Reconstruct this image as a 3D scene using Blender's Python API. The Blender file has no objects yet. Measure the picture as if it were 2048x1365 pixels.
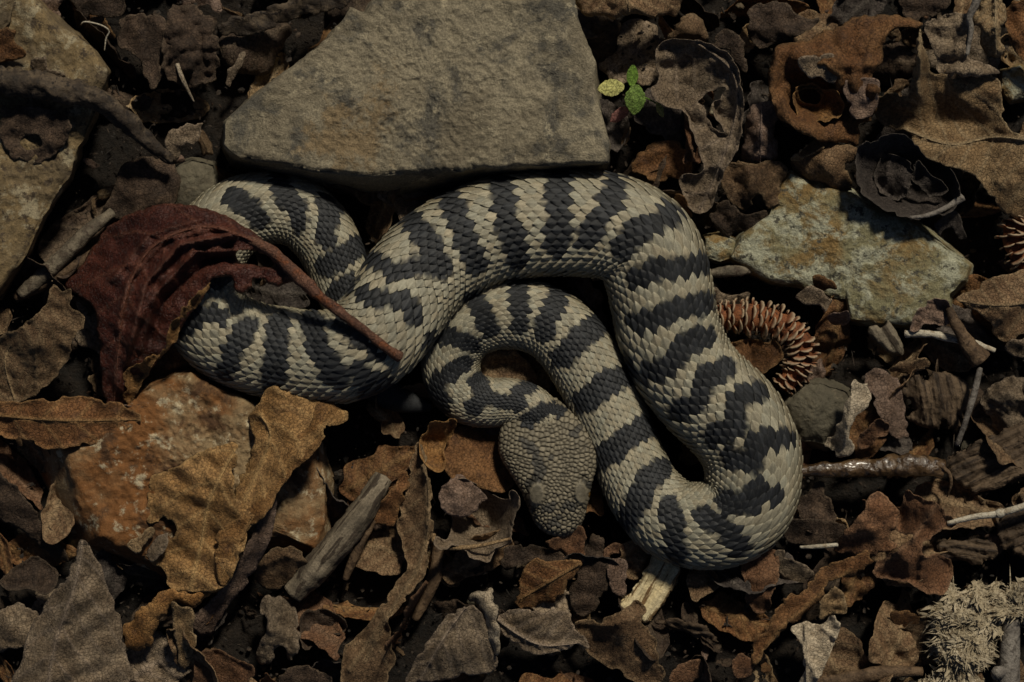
import bpy, math, random
import numpy as np

# ------------------------------------------------------------------ camera, sky, sun
scene = bpy.context.scene
K = 0.36 / 2048.0            # metres per layout unit (the view is about 36 cm wide)
HC, H0 = 4000.0, 80.0        # camera height and reference height in layout units
cam_d = bpy.data.cameras.new("camera")
cam = bpy.data.objects.new("camera", cam_d)
scene.collection.objects.link(cam)
scene.camera = cam
cam.location = (0, 0, HC * K)
cam.rotation_euler = (0, 0, 0)
cam_d.sensor_width = 36.0
cam_d.lens = 36.0 * (HC - H0) / 2048.0
cam_d.dof.use_dof = True
cam_d.dof.focus_distance = (HC - 120.0) * K
cam_d.dof.aperture_fstop = 9.0
cam_d.clip_start = 0.01
cam_d.clip_end = 100.0

SUN_EL, SUN_AZ = math.radians(46), math.radians(22)     # azimuth from +Y towards +X
world = bpy.data.worlds.new("World")
scene.world = world
world.use_nodes = True
nt = world.node_tree
sky = nt.nodes.new("ShaderNodeTexSky")
sky.sky_type = 'NISHITA'
sky.sun_disc = False
sky.sun_elevation = SUN_EL
sky.sun_rotation = SUN_AZ
sky.air_density = 0.5
sky.dust_density = 0.6
sky.ozone_density = 0.3
nt.links.new(sky.outputs[0], nt.nodes["Background"].inputs[0])
nt.nodes["Background"].inputs[1].default_value = 0.05
sun_d = bpy.data.lights.new("sun", 'SUN')
sun_d.energy = 5.0
sun_d.angle = math.radians(7)
sun_d.color = (1.0, 0.92, 0.76)
sun = bpy.data.objects.new("sun", sun_d)
scene.collection.objects.link(sun)
sd = np.array([math.sin(SUN_AZ) * math.cos(SUN_EL), math.cos(SUN_AZ) * math.cos(SUN_EL), math.sin(SUN_EL)])
from mathutils import Vector
sun.rotation_euler = Vector(sd).to_track_quat('Z', 'Y').to_euler()
sun.location = Vector(sd) * 2
scene.view_settings.view_transform = 'Standard'
scene.view_settings.look = 'None'
scene.view_settings.exposure = -0.88
scene.view_settings.gamma = 1.0
scene.render.engine = 'CYCLES'

# ------------------------------------------------------------------ helpers
R = np.random.RandomState(7)
random.seed(7)
COL = scene.collection

def W(p):
    """layout (x right, y down, height) -> metres"""
    p = np.asarray(p, float)
    s = (HC - p[..., 2]) / (HC - H0)
    return np.stack([(p[..., 0] - 1024) * s * K, (682.5 - p[..., 1]) * s * K, p[..., 2] * K], -1)

def _hash(ix, iy, iz, seed):
    h = (ix * 374761393 + iy * 668265263 + iz * 2147483647 + seed * 1274126177) & 0xffffffff
    h = ((h ^ (h >> 13)) * 1274126177) & 0xffffffff
    return ((h ^ (h >> 16)) & 0xffffff) / float(0xffffff)

def vnoise(x, y, z=0.0, seed=0):
    x, y, z = np.broadcast_arrays(np.asarray(x, float), np.asarray(y, float), np.asarray(z, float))
    ix, iy, iz = np.floor(x).astype(np.int64), np.floor(y).astype(np.int64), np.floor(z).astype(np.int64)
    fx, fy, fz = x - ix, y - iy, z - iz
    fx, fy, fz = [f * f * f * (f * (f * 6 - 15) + 10) for f in (fx, fy, fz)]
    r = 0
    for a in (0, 1):
        for b in (0, 1):
            for c in (0, 1):
                r = r + _hash(ix + a, iy + b, iz + c, seed) * (fx if a else 1 - fx) * (fy if b else 1 - fy) * (fz if c else 1 - fz)
    return r

def fbm(x, y, z=0.0, seed=0, oct=4, gain=0.5):
    t, a, n = 0, 1.0, 0
    for o in range(oct):
        t = t + a * (vnoise(x * 2**o, y * 2**o, np.asarray(z) * 2**o, seed + o * 17) - 0.5)
        n += a
        a *= gain
    return t / n * 2

def ridged(x, y, z=0.0, seed=0, oct=3, gain=0.5):
    t, a, n = 0, 1.0, 0
    for o in range(oct):
        v = 1 - np.abs(2 * vnoise(x * 2**o, y * 2**o, np.asarray(z) * 2**o, seed + o * 31) - 1)
        t = t + a * v
        n += a
        a *= gain
    return t / n - 0.6

def sstep(a, b, x):
    t = np.clip((x - a) / (b - a), 0, 1)
    return t * t * (3 - 2 * t)

def catmull(P, n=16, closed=False):
    P = np.asarray(P, float)
    m = len(P)
    out = []
    for i in range(m if closed else m - 1):
        g = lambda k: P[k % m] if closed else P[min(max(k, 0), m - 1)]
        p0, p1, p2, p3 = g(i - 1), g(i), g(i + 1), g(i + 2)
        for t in np.arange(n) / n:
            out.append(0.5 * ((2 * p1) + (p2 - p0) * t + (2 * p0 - 5 * p1 + 4 * p2 - p3) * t * t + (3 * p1 - p0 - 3 * p2 + p3) * t**3))
    if not closed:
        out.append(P[-1])
    return np.array(out)

def resample(P, n, closed=False):
    P = np.asarray(P, float)
    if closed:
        P = np.vstack([P, P[:1]])
    d = np.r_[0, np.cumsum(np.linalg.norm(np.diff(P[:, :2], axis=0), axis=1))]
    t = np.linspace(0, d[-1], n + (1 if closed else 0))[:n]
    return np.stack([np.interp(t, d, P[:, k]) for k in range(P.shape[1])], -1)

def seg_dist(X, Y, poly, closed=False):
    """distance to a polyline, and nearest point"""
    poly = np.asarray(poly, float)
    n = len(poly)
    best = np.full(X.shape, 1e18)
    bx, by, bt = np.zeros_like(X), np.zeros_like(X), np.zeros_like(X)
    for i in range(n if closed else n - 1):
        ax, ay = poly[i][:2]
        cx, cy = poly[(i + 1) % n][:2]
        dx, dy = cx - ax, cy - ay
        L = dx * dx + dy * dy + 1e-12
        t = np.clip(((X - ax) * dx + (Y - ay) * dy) / L, 0, 1)
        qx, qy = ax + t * dx, ay + t * dy
        d = (X - qx)**2 + (Y - qy)**2
        m = d < best
        best = np.where(m, d, best)
        bx, by, bt = np.where(m, qx, bx), np.where(m, qy, by), np.where(m, i + t, bt)
    return np.sqrt(best), bx, by, bt

def inside(X, Y, poly):
    poly = np.asarray(poly, float)
    r = np.zeros(X.shape, bool)
    n = len(poly)
    for i in range(n):
        ax, ay = poly[i][:2]
        bx, by = poly[(i + 1) % n][:2]
        if ay == by:
            continue
        r ^= ((ay > Y) != (by > Y)) & (X < (bx - ax) * (Y - ay) / (by - ay) + ax)
    return r

def tps(pts):
    pts = np.asarray(pts, float)
    P, v = pts[:, :2] / 100.0, pts[:, 2]
    n = len(P)
    if n == 1:
        return lambda X, Y: np.full(np.shape(X), v[0])
    if n < 4:
        A = np.c_[np.ones(n), P]
        c = np.linalg.lstsq(A, v, rcond=None)[0]
        return lambda X, Y: c[0] + c[1] * X / 100 + c[2] * Y / 100
    def U(r2):
        return 0.5 * r2 * np.log(r2 + 1e-9)
    D = ((P[:, None] - P[None])**2).sum(-1)
    A = np.zeros((n + 3, n + 3))
    A[:n, :n] = U(D) + 0.02 * np.eye(n)
    A[:n, n] = A[n, :n] = 1
    A[:n, n + 1:] = P
    A[n + 1:, :n] = P.T
    c = np.linalg.solve(A + 1e-9 * np.eye(n + 3), np.r_[v, 0, 0, 0])
    def f(X, Y):
        X, Y = np.asarray(X) / 100, np.asarray(Y) / 100
        r = c[n] + c[n + 1] * X + c[n + 2] * Y
        for i in range(n):
            r = r + c[i] * U((X - P[i, 0])**2 + (Y - P[i, 1])**2)
        return np.clip(r, v.min() - 25, v.max() + 25)
    return f

def mesh_obj(name, V, F, mat=None, parent=None, attrs=None, smooth=True, world=False, origin=None, colors=None):
    """V in layout units (or metres if world); the object's origin goes to its base centre"""
    V = np.asarray(V, float) if world else W(V)
    if origin is None:
        lo, hi = V.min(0), V.max(0)
        origin = np.array([(lo[0] + hi[0]) / 2, (lo[1] + hi[1]) / 2, lo[2]])
    base = np.zeros(3) if parent is None else np.array(parent.get("_o", (0, 0, 0)))
    me = bpy.data.meshes.new(name)
    F = np.asarray(F) if not isinstance(F, list) else F
    me.from_pydata((V - origin).tolist(), [], F.tolist() if not isinstance(F, list) else F)
    for k, a in (attrs or {}).items():
        at = me.attributes.new(k, 'FLOAT', 'POINT')
        at.data.foreach_set('value', np.asarray(a, np.float32))
    if colors is not None:
        at = me.attributes.new('pig', 'FLOAT_COLOR', 'POINT')
        c4 = np.c_[colors, np.ones(len(colors))].astype(np.float32)
        at.data.foreach_set('color', c4.ravel())
    if smooth:
        me.polygons.foreach_set('use_smooth', np.ones(len(me.polygons), bool))
    if mat:
        me.materials.append(mat)
    me.update()
    o = bpy.data.objects.new(name, me)
    COL.objects.link(o)
    if parent is not None:
        o.parent = parent
        pm = np.array(parent.location)
        g = parent.parent
        while g is not None:
            pm = pm + np.array(g.location)
            g = g.parent
        o.location = origin - pm
    else:
        o.location = origin
    return o

def empty(name, p):
    o = bpy.data.objects.new(name, None)
    COL.objects.link(o)
    o.empty_display_size = 0.01
    o.location = W(np.array(p, float))
    return o

def tag(o, label, cat, group=None, kind=None):
    if label:
        o["label"] = label
    if cat:
        o["category"] = cat
    if group:
        o["group"] = group
    if kind:
        o["kind"] = kind
    return o

def solid(o, th=1.3):
    m = o.modifiers.new("thickness", 'SOLIDIFY')
    m.thickness = th * K
    m.offset = 0
    m.use_rim = True
    return o

def tube(path, rad, nseg=12, rough=0.06, seed=0, closed_ends=True, flat=1.0, bumpy=9.0, grooves=0):
    """tapered tube along a layout path of (x,y,h); returns V,F"""
    P = np.asarray(path, float)
    n = len(P)
    rad = np.interp(np.linspace(0, 1, n), np.linspace(0, 1, len(rad)), rad)
    T = np.gradient(P, axis=0)
    T /= np.linalg.norm(T, axis=1)[:, None] + 1e-9
    up = np.array([0, 0, 1.0])
    S = np.cross(T, up)
    bad = np.linalg.norm(S, axis=1) < 0.15
    S[bad] = (1, 0, 0)
    S /= np.linalg.norm(S, axis=1)[:, None]
    N = np.cross(S, T)
    th = np.linspace(0, 2 * np.pi, nseg, endpoint=False)
    V = []
    for i in range(n):
        d = S[i] * np.cos(th)[:, None] + N[i] * np.sin(th)[:, None] * flat
        q = P[i] + d * rad[i]
        r = 1 + rough * 2 * fbm(q[:, 0] / (bumpy * 3), q[:, 1] / (bumpy * 3), q[:, 2] / (bumpy * 3), seed)
        if grooves:
            G = grooves * 0.22
            al = np.linalg.norm(P[i] - P[0]) / 120.0
            gr = fbm(np.cos(th) * G, np.sin(th) * G, al, seed + 5, 3, 0.7)
            r = r + 0.20 * gr - 0.10 * sstep(0.1, 0.5, gr)
        r = r + rough * 0.6 * fbm(q[:, 0] / 6, q[:, 1] / 6, q[:, 2] / 6, seed + 3, 2)
        V.append(P[i] + d * (rad[i] * r)[:, None])
    V = np.vstack(V)
    F = []
    for i in range(n - 1):
        for j in range(nseg):
            a, b = i * nseg + j, i * nseg + (j + 1) % nseg
            F.append((a, b, b + nseg, a + nseg))
    if closed_ends:
        V = np.vstack([V, P[0] - T[0] * rad[0] * 0.25, P[-1] + T[-1] * rad[-1] * 0.25])
        m = len(V)
        for j in range(nseg):
            F.append((m - 2, (j + 1) % nseg, j))
            F.append((m - 1, (n - 1) * nseg + j, (n - 1) * nseg + (j + 1) % nseg))
    return V, F

# ------------------------------------------------------------------ materials
def nodes_of(name):
    m = bpy.data.materials.new(name)
    m.use_nodes = True
    t = m.node_tree
    return m, t, t.nodes, t.links, t.nodes["Principled BSDF"]

def coords(N, L, rnd=True):
    tc = N.new("ShaderNodeTexCoord")
    if not rnd:
        return tc.outputs["Object"]
    oi = N.new("ShaderNodeObjectInfo")
    mul = N.new("ShaderNodeMath"); mul.operation = 'MULTIPLY'
    L.new(oi.outputs["Random"], mul.inputs[0]); mul.inputs[1].default_value = 3.7
    ad = N.new("ShaderNodeVectorMath"); ad.operation = 'ADD'
    L.new(tc.outputs["Object"], ad.inputs[0]); L.new(mul.outputs[0], ad.inputs[1])
    return ad.outputs[0]

def noise(N, L, co, scale, detail=4, rough=0.6, dist=0.0):
    n = N.new("ShaderNodeTexNoise")
    n.inputs["Scale"].default_value = scale
    n.inputs["Detail"].default_value = detail
    n.inputs["Roughness"].default_value = rough
    n.inputs["Distortion"].default_value = dist
    L.new(co, n.inputs["Vector"])
    return n.outputs[0]

def ramp(N, L, src, a, b):
    r = N.new("ShaderNodeMapRange")
    r.interpolation_type = 'SMOOTHSTEP'
    r.inputs[1].default_value = a; r.inputs[2].default_value = b
    L.new(src, r.inputs[0])
    return r.outputs[0]

def mix(N, L, fac, c1, c2, typ='MIX'):
    m = N.new("ShaderNodeMix"); m.data_type = 'RGBA'; m.blend_type = typ
    for v, i in ((fac, 0), (c1, 6), (c2, 7)):
        if isinstance(v, (int, float)):
            m.inputs[i].default_value = v
        elif isinstance(v, tuple):
            m.inputs[i].default_value = (*v, 1)
        else:
            L.new(v, m.inputs[i])
    return m.outputs[2]

def math_n(N, L, op, a, b=None):
    m = N.new("ShaderNodeMath"); m.operation = op
    for v, i in ((a, 0), (b, 1)):
        if v is None:
            continue
        if isinstance(v, (int, float)):
            m.inputs[i].default_value = v
        else:
            L.new(v, m.inputs[i])
    return m.outputs[0]

def grey(N, L, v, lo, hi):
    r = N.new("ShaderNodeMapRange")
    r.inputs[1].default_value = 0.25; r.inputs[2].default_value = 0.75
    r.inputs[3].default_value = lo; r.inputs[4].default_value = hi
    L.new(v, r.inputs[0])
    return r.outputs[0]

def bump(N, L, B, h, strength, dist):
    b = N.new("ShaderNodeBump")
    b.inputs["Strength"].default_value = strength
    b.inputs["Distance"].default_value = dist
    L.new(h, b.inputs["Height"])
    L.new(b.outputs[0], B.inputs["Normal"])

def attr(N, name):
    a = N.new("ShaderNodeAttribute"); a.attribute_name = name
    return a

def leaf_mat(name, c1, c2, c3, vein=(0.30, 0.22, 0.13), rough=0.75, spec=0.25, veinamt=0.6, spots=0.5, vary=0.25, sat=1.06):
    m, t, N, L, B = nodes_of(name)
    co = coords(N, L)
    n1 = noise(N, L, co, 70, 5, 0.62, 0.4)
    n2 = noise(N, L, co, 190, 5, 0.65, 0.2)
    n3 = noise(N, L, co, 1000, 4, 0.75)
    n4 = noise(N, L, co, 480, 4, 0.65)
    c = mix(N, L, ramp(N, L, n1, 0.38, 0.62), c1, c2)
    c = mix(N, L, ramp(N, L, n2, 0.48, 0.70), c, c3)
    dark = math_n(N, L, 'MULTIPLY', ramp(N, L, n4, 0.55, 0.74), spots)
    c = mix(N, L, dark, c, tuple(x * 0.28 for x in c1))
    n6 = noise(N, L, co, 48, 6, 0.72, 0.6)
    c = mix(N, L, math_n(N, L, 'MULTIPLY', ramp(N, L, n6, 0.50, 0.66), 0.62), c, tuple(x * 0.32 for x in c1))
    va = attr(N, "vein").outputs["Fac"]
    c = mix(N, L, math_n(N, L, 'MULTIPLY', va, veinamt), c, vein)
    ra = attr(N, "rim").outputs["Fac"]
    c = mix(N, L, math_n(N, L, 'MULTIPLY', ra, 0.35), c, vein)  # edges paled: light catching the leaf rim, put into the colour
    vo = N.new("ShaderNodeTexVoronoi"); vo.feature = 'DISTANCE_TO_EDGE'; vo.inputs["Scale"].default_value = 760
    wv = N.new("ShaderNodeVectorMath"); wv.operation = 'MULTIPLY_ADD'
    nc = N.new("ShaderNodeTexNoise"); nc.inputs["Scale"].default_value = 160; L.new(co, nc.inputs["Vector"])
    L.new(nc.outputs[1], wv.inputs[0]); wv.inputs[1].default_value = (0.004, 0.004, 0.004); L.new(co, wv.inputs[2])
    L.new(wv.outputs[0], vo.inputs["Vector"])
    ret = ramp(N, L, vo.outputs["Distance"], 0.0, 0.09)
    c = mix(N, L, 1.0, c, math_n(N, L, 'ADD', math_n(N, L, 'MULTIPLY', ret, 0.20), 0.83), 'MULTIPLY')
    g = grey(N, L, n3, 0.30, 1.7)
    c = mix(N, L, 1.0, c, g, 'MULTIPLY')
    oi = N.new("ShaderNodeObjectInfo")
    hs = N.new("ShaderNodeHueSaturation")
    vv = N.new("ShaderNodeMapRange"); vv.inputs[3].default_value = 1 - vary; vv.inputs[4].default_value = 1 + vary
    L.new(oi.outputs["Random"], vv.inputs[0]); hs.inputs["Saturation"].default_value = sat; L.new(vv.outputs[0], hs.inputs["Value"]); L.new(c, hs.inputs["Color"])
    L.new(hs.outputs[0], B.inputs["Base Color"])
    B.inputs["Roughness"].default_value = rough
    B.inputs["Specular IOR Level"].default_value = spec
    hh = math_n(N, L, 'ADD', math_n(N, L, 'MULTIPLY', n3, 0.45), math_n(N, L, 'ADD', math_n(N, L, 'MULTIPLY', n4, 0.5), math_n(N, L, 'MULTIPLY', ret, 0.25)))
    bump(N, L, B, hh, 0.9, 0.0011)
    return m

def stone_mat(name, c1, c2, c3, c4, s=1.0, patch=None, rough=0.8, hi=(0.75, 1.25), bumpd=0.0009, t2=(0.5, 0.7), t3=(0.55, 0.75)):
    m, t, N, L, B = nodes_of(name)
    co = coords(N, L)
    n1 = noise(N, L, co, 26 * s, 6, 0.65, 0.5)
    n2 = noise(N, L, co, 60 * s, 6, 0.7, 0.3)
    n3 = noise(N, L, co, 160 * s, 5, 0.7)
    n4 = noise(N, L, co, 1400, 4, 0.75)
    n5 = noise(N, L, co, 420, 4, 0.7)
    c = mix(N, L, ramp(N, L, n1, 0.40, 0.60), c1, c2)
    c = mix(N, L, ramp(N, L, n2, *t2), c, c3)
    c = mix(N, L, ramp(N, L, n3, *t3), c, c4)
    if patch:
        pa = attr(N, "patch").outputs["Fac"]
        pm = ramp(N, L, math_n(N, L, 'ADD', pa, math_n(N, L, 'MULTIPLY', math_n(N, L, 'SUBTRACT', n3, 0.5), 3.0)), 0.35, 1.0)
        pm = math_n(N, L, 'MULTIPLY', pm, 0.75)
        c = mix(N, L, pm, c, patch)
    c = mix(N, L, 1.0, c, grey(N, L, n4, *hi), 'MULTIPLY')
    c = mix(N, L, 1.0, c, grey(N, L, n5, 0.75, 1.22), 'MULTIPLY')
    L.new(c, B.inputs["Base Color"])
    B.inputs["Roughness"].default_value = rough
    B.inputs["Specular IOR Level"].default_value = 0.3
    hh = math_n(N, L, 'ADD', n5, math_n(N, L, 'MULTIPLY', n4, 0.45))
    bump(N, L, B, hh, 0.8, bumpd)
    return m

def wood_mat(name, c1, c2, c3, rough=0.75, spec=0.3, streak=(1, 1, 1), s=1.0, coat=0.0, rot=None):
    """streak: per-axis scale of the noise, small along the grain"""
    m, t, N, L, B = nodes_of(name)
    co = coords(N, L)
    mp = N.new("ShaderNodeMapping")
    mp.inputs["Scale"].default_value = streak
    if rot is not None:
        mp.vector_type = 'TEXTURE'; mp.inputs["Scale"].default_value = (14, 1, 1); mp.inputs["Rotation"].default_value = (0, 0, rot)
    L.new(co, mp.inputs["Vector"])
    n1 = noise(N, L, mp.outputs[0], 160 * s, 5, 0.6, 0.3)
    n2 = noise(N, L, mp.outputs[0], 480 * s, 4, 0.6)
    n3 = noise(N, L, co, 1300, 3, 0.7)
    n4 = noise(N, L, co, 90, 5, 0.65)
    c = mix(N, L, ramp(N, L, n1, 0.40, 0.62), c1, c2)
    c = mix(N, L, ramp(N, L, n2, 0.52, 0.62), c, c3)
    c = mix(N, L, math_n(N, L, 'MULTIPLY', ramp(N, L, n4, 0.5, 0.68), 0.7), c, tuple(x * 0.4 for x in c1))
    c = mix(N, L, 1.0, c, grey(N, L, n3, 0.6, 1.35), 'MULTIPLY')
    L.new(c, B.inputs["Base Color"])
    B.inputs["Roughness"].default_value = rough
    B.inputs["Specular IOR Level"].default_value = spec
    B.inputs["Coat Weight"].default_value = coat
    B.inputs["Coat Roughness"].default_value = 0.2
    hh = math_n(N, L, 'ADD', n2, math_n(N, L, 'MULTIPLY', n3, 0.5))
    bump(N, L, B, hh, 0.8, 0.0008)
    return m

M = {}
M['soil'] = stone_mat('soil', (0.009, 0.007, 0.005), (0.016, 0.011, 0.007), (0.022, 0.015, 0.009), (0.006, 0.005, 0.004), s=2.5, hi=(0.4, 1.5), bumpd=0.002)
M['umber'] = leaf_mat('leaf_umber', (0.115, 0.069, 0.038), (0.170, 0.108, 0.061), (0.21, 0.140, 0.082))
M['dim'] = leaf_mat('leaf_dark', (0.040, 0.027, 0.019), (0.066, 0.044, 0.030), (0.090, 0.060, 0.040), vein=(0.12, 0.09, 0.06))
M['rust'] = leaf_mat('leaf_rust', (0.140, 0.066, 0.029), (0.195, 0.102, 0.047), (0.10, 0.052, 0.028), vein=(0.30, 0.19, 0.09))
M['orange'] = leaf_mat('leaf_orange', (0.19, 0.095, 0.036), (0.26, 0.145, 0.060), (0.14, 0.075, 0.036), vein=(0.36, 0.22, 0.10))
M['golden'] = leaf_mat('leaf_golden', (0.20, 0.112, 0.046), (0.29, 0.175, 0.080), (0.14, 0.080, 0.038), vein=(0.40, 0.27, 0.13))
M['red'] = leaf_mat('leaf_oxblood', (0.050, 0.015, 0.011), (0.085, 0.028, 0.019), (0.034, 0.013, 0.010), vein=(0.17, 0.075, 0.048), rough=0.42, spec=0.3, vary=0.05)
M['redbrown'] = leaf_mat('leaf_redbrown', (0.145, 0.072, 0.038), (0.200, 0.110, 0.062), (0.105, 0.056, 0.034), vein=(0.25, 0.16, 0.10))
M['greybrown'] = leaf_mat('leaf_greybrown', (0.170, 0.125, 0.082), (0.240, 0.185, 0.128), (0.120, 0.086, 0.056), vein=(0.28, 0.22, 0.17), spots=0.6)
M['mauve'] = leaf_mat('leaf_mauve', (0.150, 0.098, 0.070), (0.205, 0.142, 0.106), (0.11, 0.070, 0.048), vein=(0.24, 0.18, 0.15))
M['tan'] = leaf_mat('leaf_tan', (0.23, 0.150, 0.078), (0.31, 0.215, 0.120), (0.17, 0.105, 0.055), vein=(0.38, 0.30, 0.19))
M['pale'] = leaf_mat('leaf_pale', (0.30, 0.245, 0.175), (0.37, 0.31, 0.23), (0.24, 0.185, 0.125), vein=(0.45, 0.38, 0.28))
M['black'] = leaf_mat('leaf_blackened', (0.052, 0.042, 0.036), (0.082, 0.066, 0.056), (0.040, 0.031, 0.026), vein=(0.14, 0.12, 0.10))
M['slab'] = stone_mat('stone_grey_olive', (0.180, 0.150, 0.100), (0.270, 0.230, 0.155), (0.100, 0.090, 0.070), (0.36, 0.31, 0.21), patch=(0.215, 0.145, 0.070), hi=(0.45, 1.55), t2=(0.48, 0.62), t3=(0.56, 0.68), bumpd=0.0014)
M['lichen'] = stone_mat('stone_lichen', (0.220, 0.200, 0.110), (0.235, 0.150, 0.055), (0.40, 0.395, 0.285), (0.080, 0.074, 0.055), s=1.8, t2=(0.46, 0.60), t3=(0.55, 0.64), hi=(0.5, 1.45), bumpd=0.0016)
M['ochre'] = stone_mat('stone_ochre', (0.200, 0.085, 0.026), (0.250, 0.175, 0.092), (0.075, 0.037, 0.016), (0.45, 0.375, 0.245), s=1.0, t2=(0.50, 0.62), t3=(0.54, 0.66))
M['buff'] = stone_mat('stone_buff', (0.205, 0.145, 0.070), (0.105, 0.078, 0.046), (0.31, 0.26, 0.165), (0.070, 0.050, 0.031), s=1.5, t2=(0.52, 0.62), t3=(0.53, 0.64), hi=(0.5, 1.45))
M['olive'] = stone_mat('stone_olive', (0.085, 0.074, 0.050), (0.125, 0.108, 0.072), (0.065, 0.052, 0.034), (0.15, 0.125, 0.08), s=1.5)
M['wood'] = wood_mat('wood_grey', (0.10, 0.080, 0.056), (0.20, 0.165, 0.115), (0.075, 0.055, 0.038), streak=(1, 1, 1))
M['bark'] = wood_mat('bark_dark', (0.040, 0.029, 0.020), (0.105, 0.076, 0.048), (0.022, 0.016, 0.012))
M['brownwood'] = wood_mat('wood_brown', (0.085, 0.052, 0.028), (0.155, 0.100, 0.056), (0.055, 0.033, 0.018))
M['wet'] = wood_mat('wood_wet', (0.070, 0.040, 0.018), (0.125, 0.075, 0.034), (0.040, 0.022, 0.010), rough=0.28, spec=0.6, coat=0.5)
M['stalk'] = wood_mat('stalk_pale', (0.42, 0.37, 0.28), (0.52, 0.47, 0.37), (0.32, 0.26, 0.18))
M['grey_twig'] = wood_mat('twig_grey', (0.16, 0.14, 0.12), (0.22, 0.195, 0.165), (0.10, 0.085, 0.070))
M['chip'] = wood_mat('chip_pale', (0.44, 0.33, 0.165), (0.56, 0.45, 0.26), (0.24, 0.155, 0.065))
M['rot'] = wood_mat('wood_rotten', (0.070, 0.046, 0.027), (0.125, 0.086, 0.052), (0.035, 0.023, 0.014))
M['fibre'] = wood_mat('wood_fibre', (0.36, 0.295, 0.190), (0.50, 0.42, 0.29), (0.18, 0.135, 0.080))
M['petiole'] = leaf_mat('petiole_red', (0.11, 0.055, 0.038), (0.15, 0.078, 0.052), (0.17, 0.060, 0.026), vein=(0.2, 0.12, 0.08), vary=0.05)
M['conecore'] = wood_mat('cone_core', (0.15, 0.050, 0.018), (0.24, 0.085, 0.030), (0.08, 0.030, 0.014))

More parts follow.
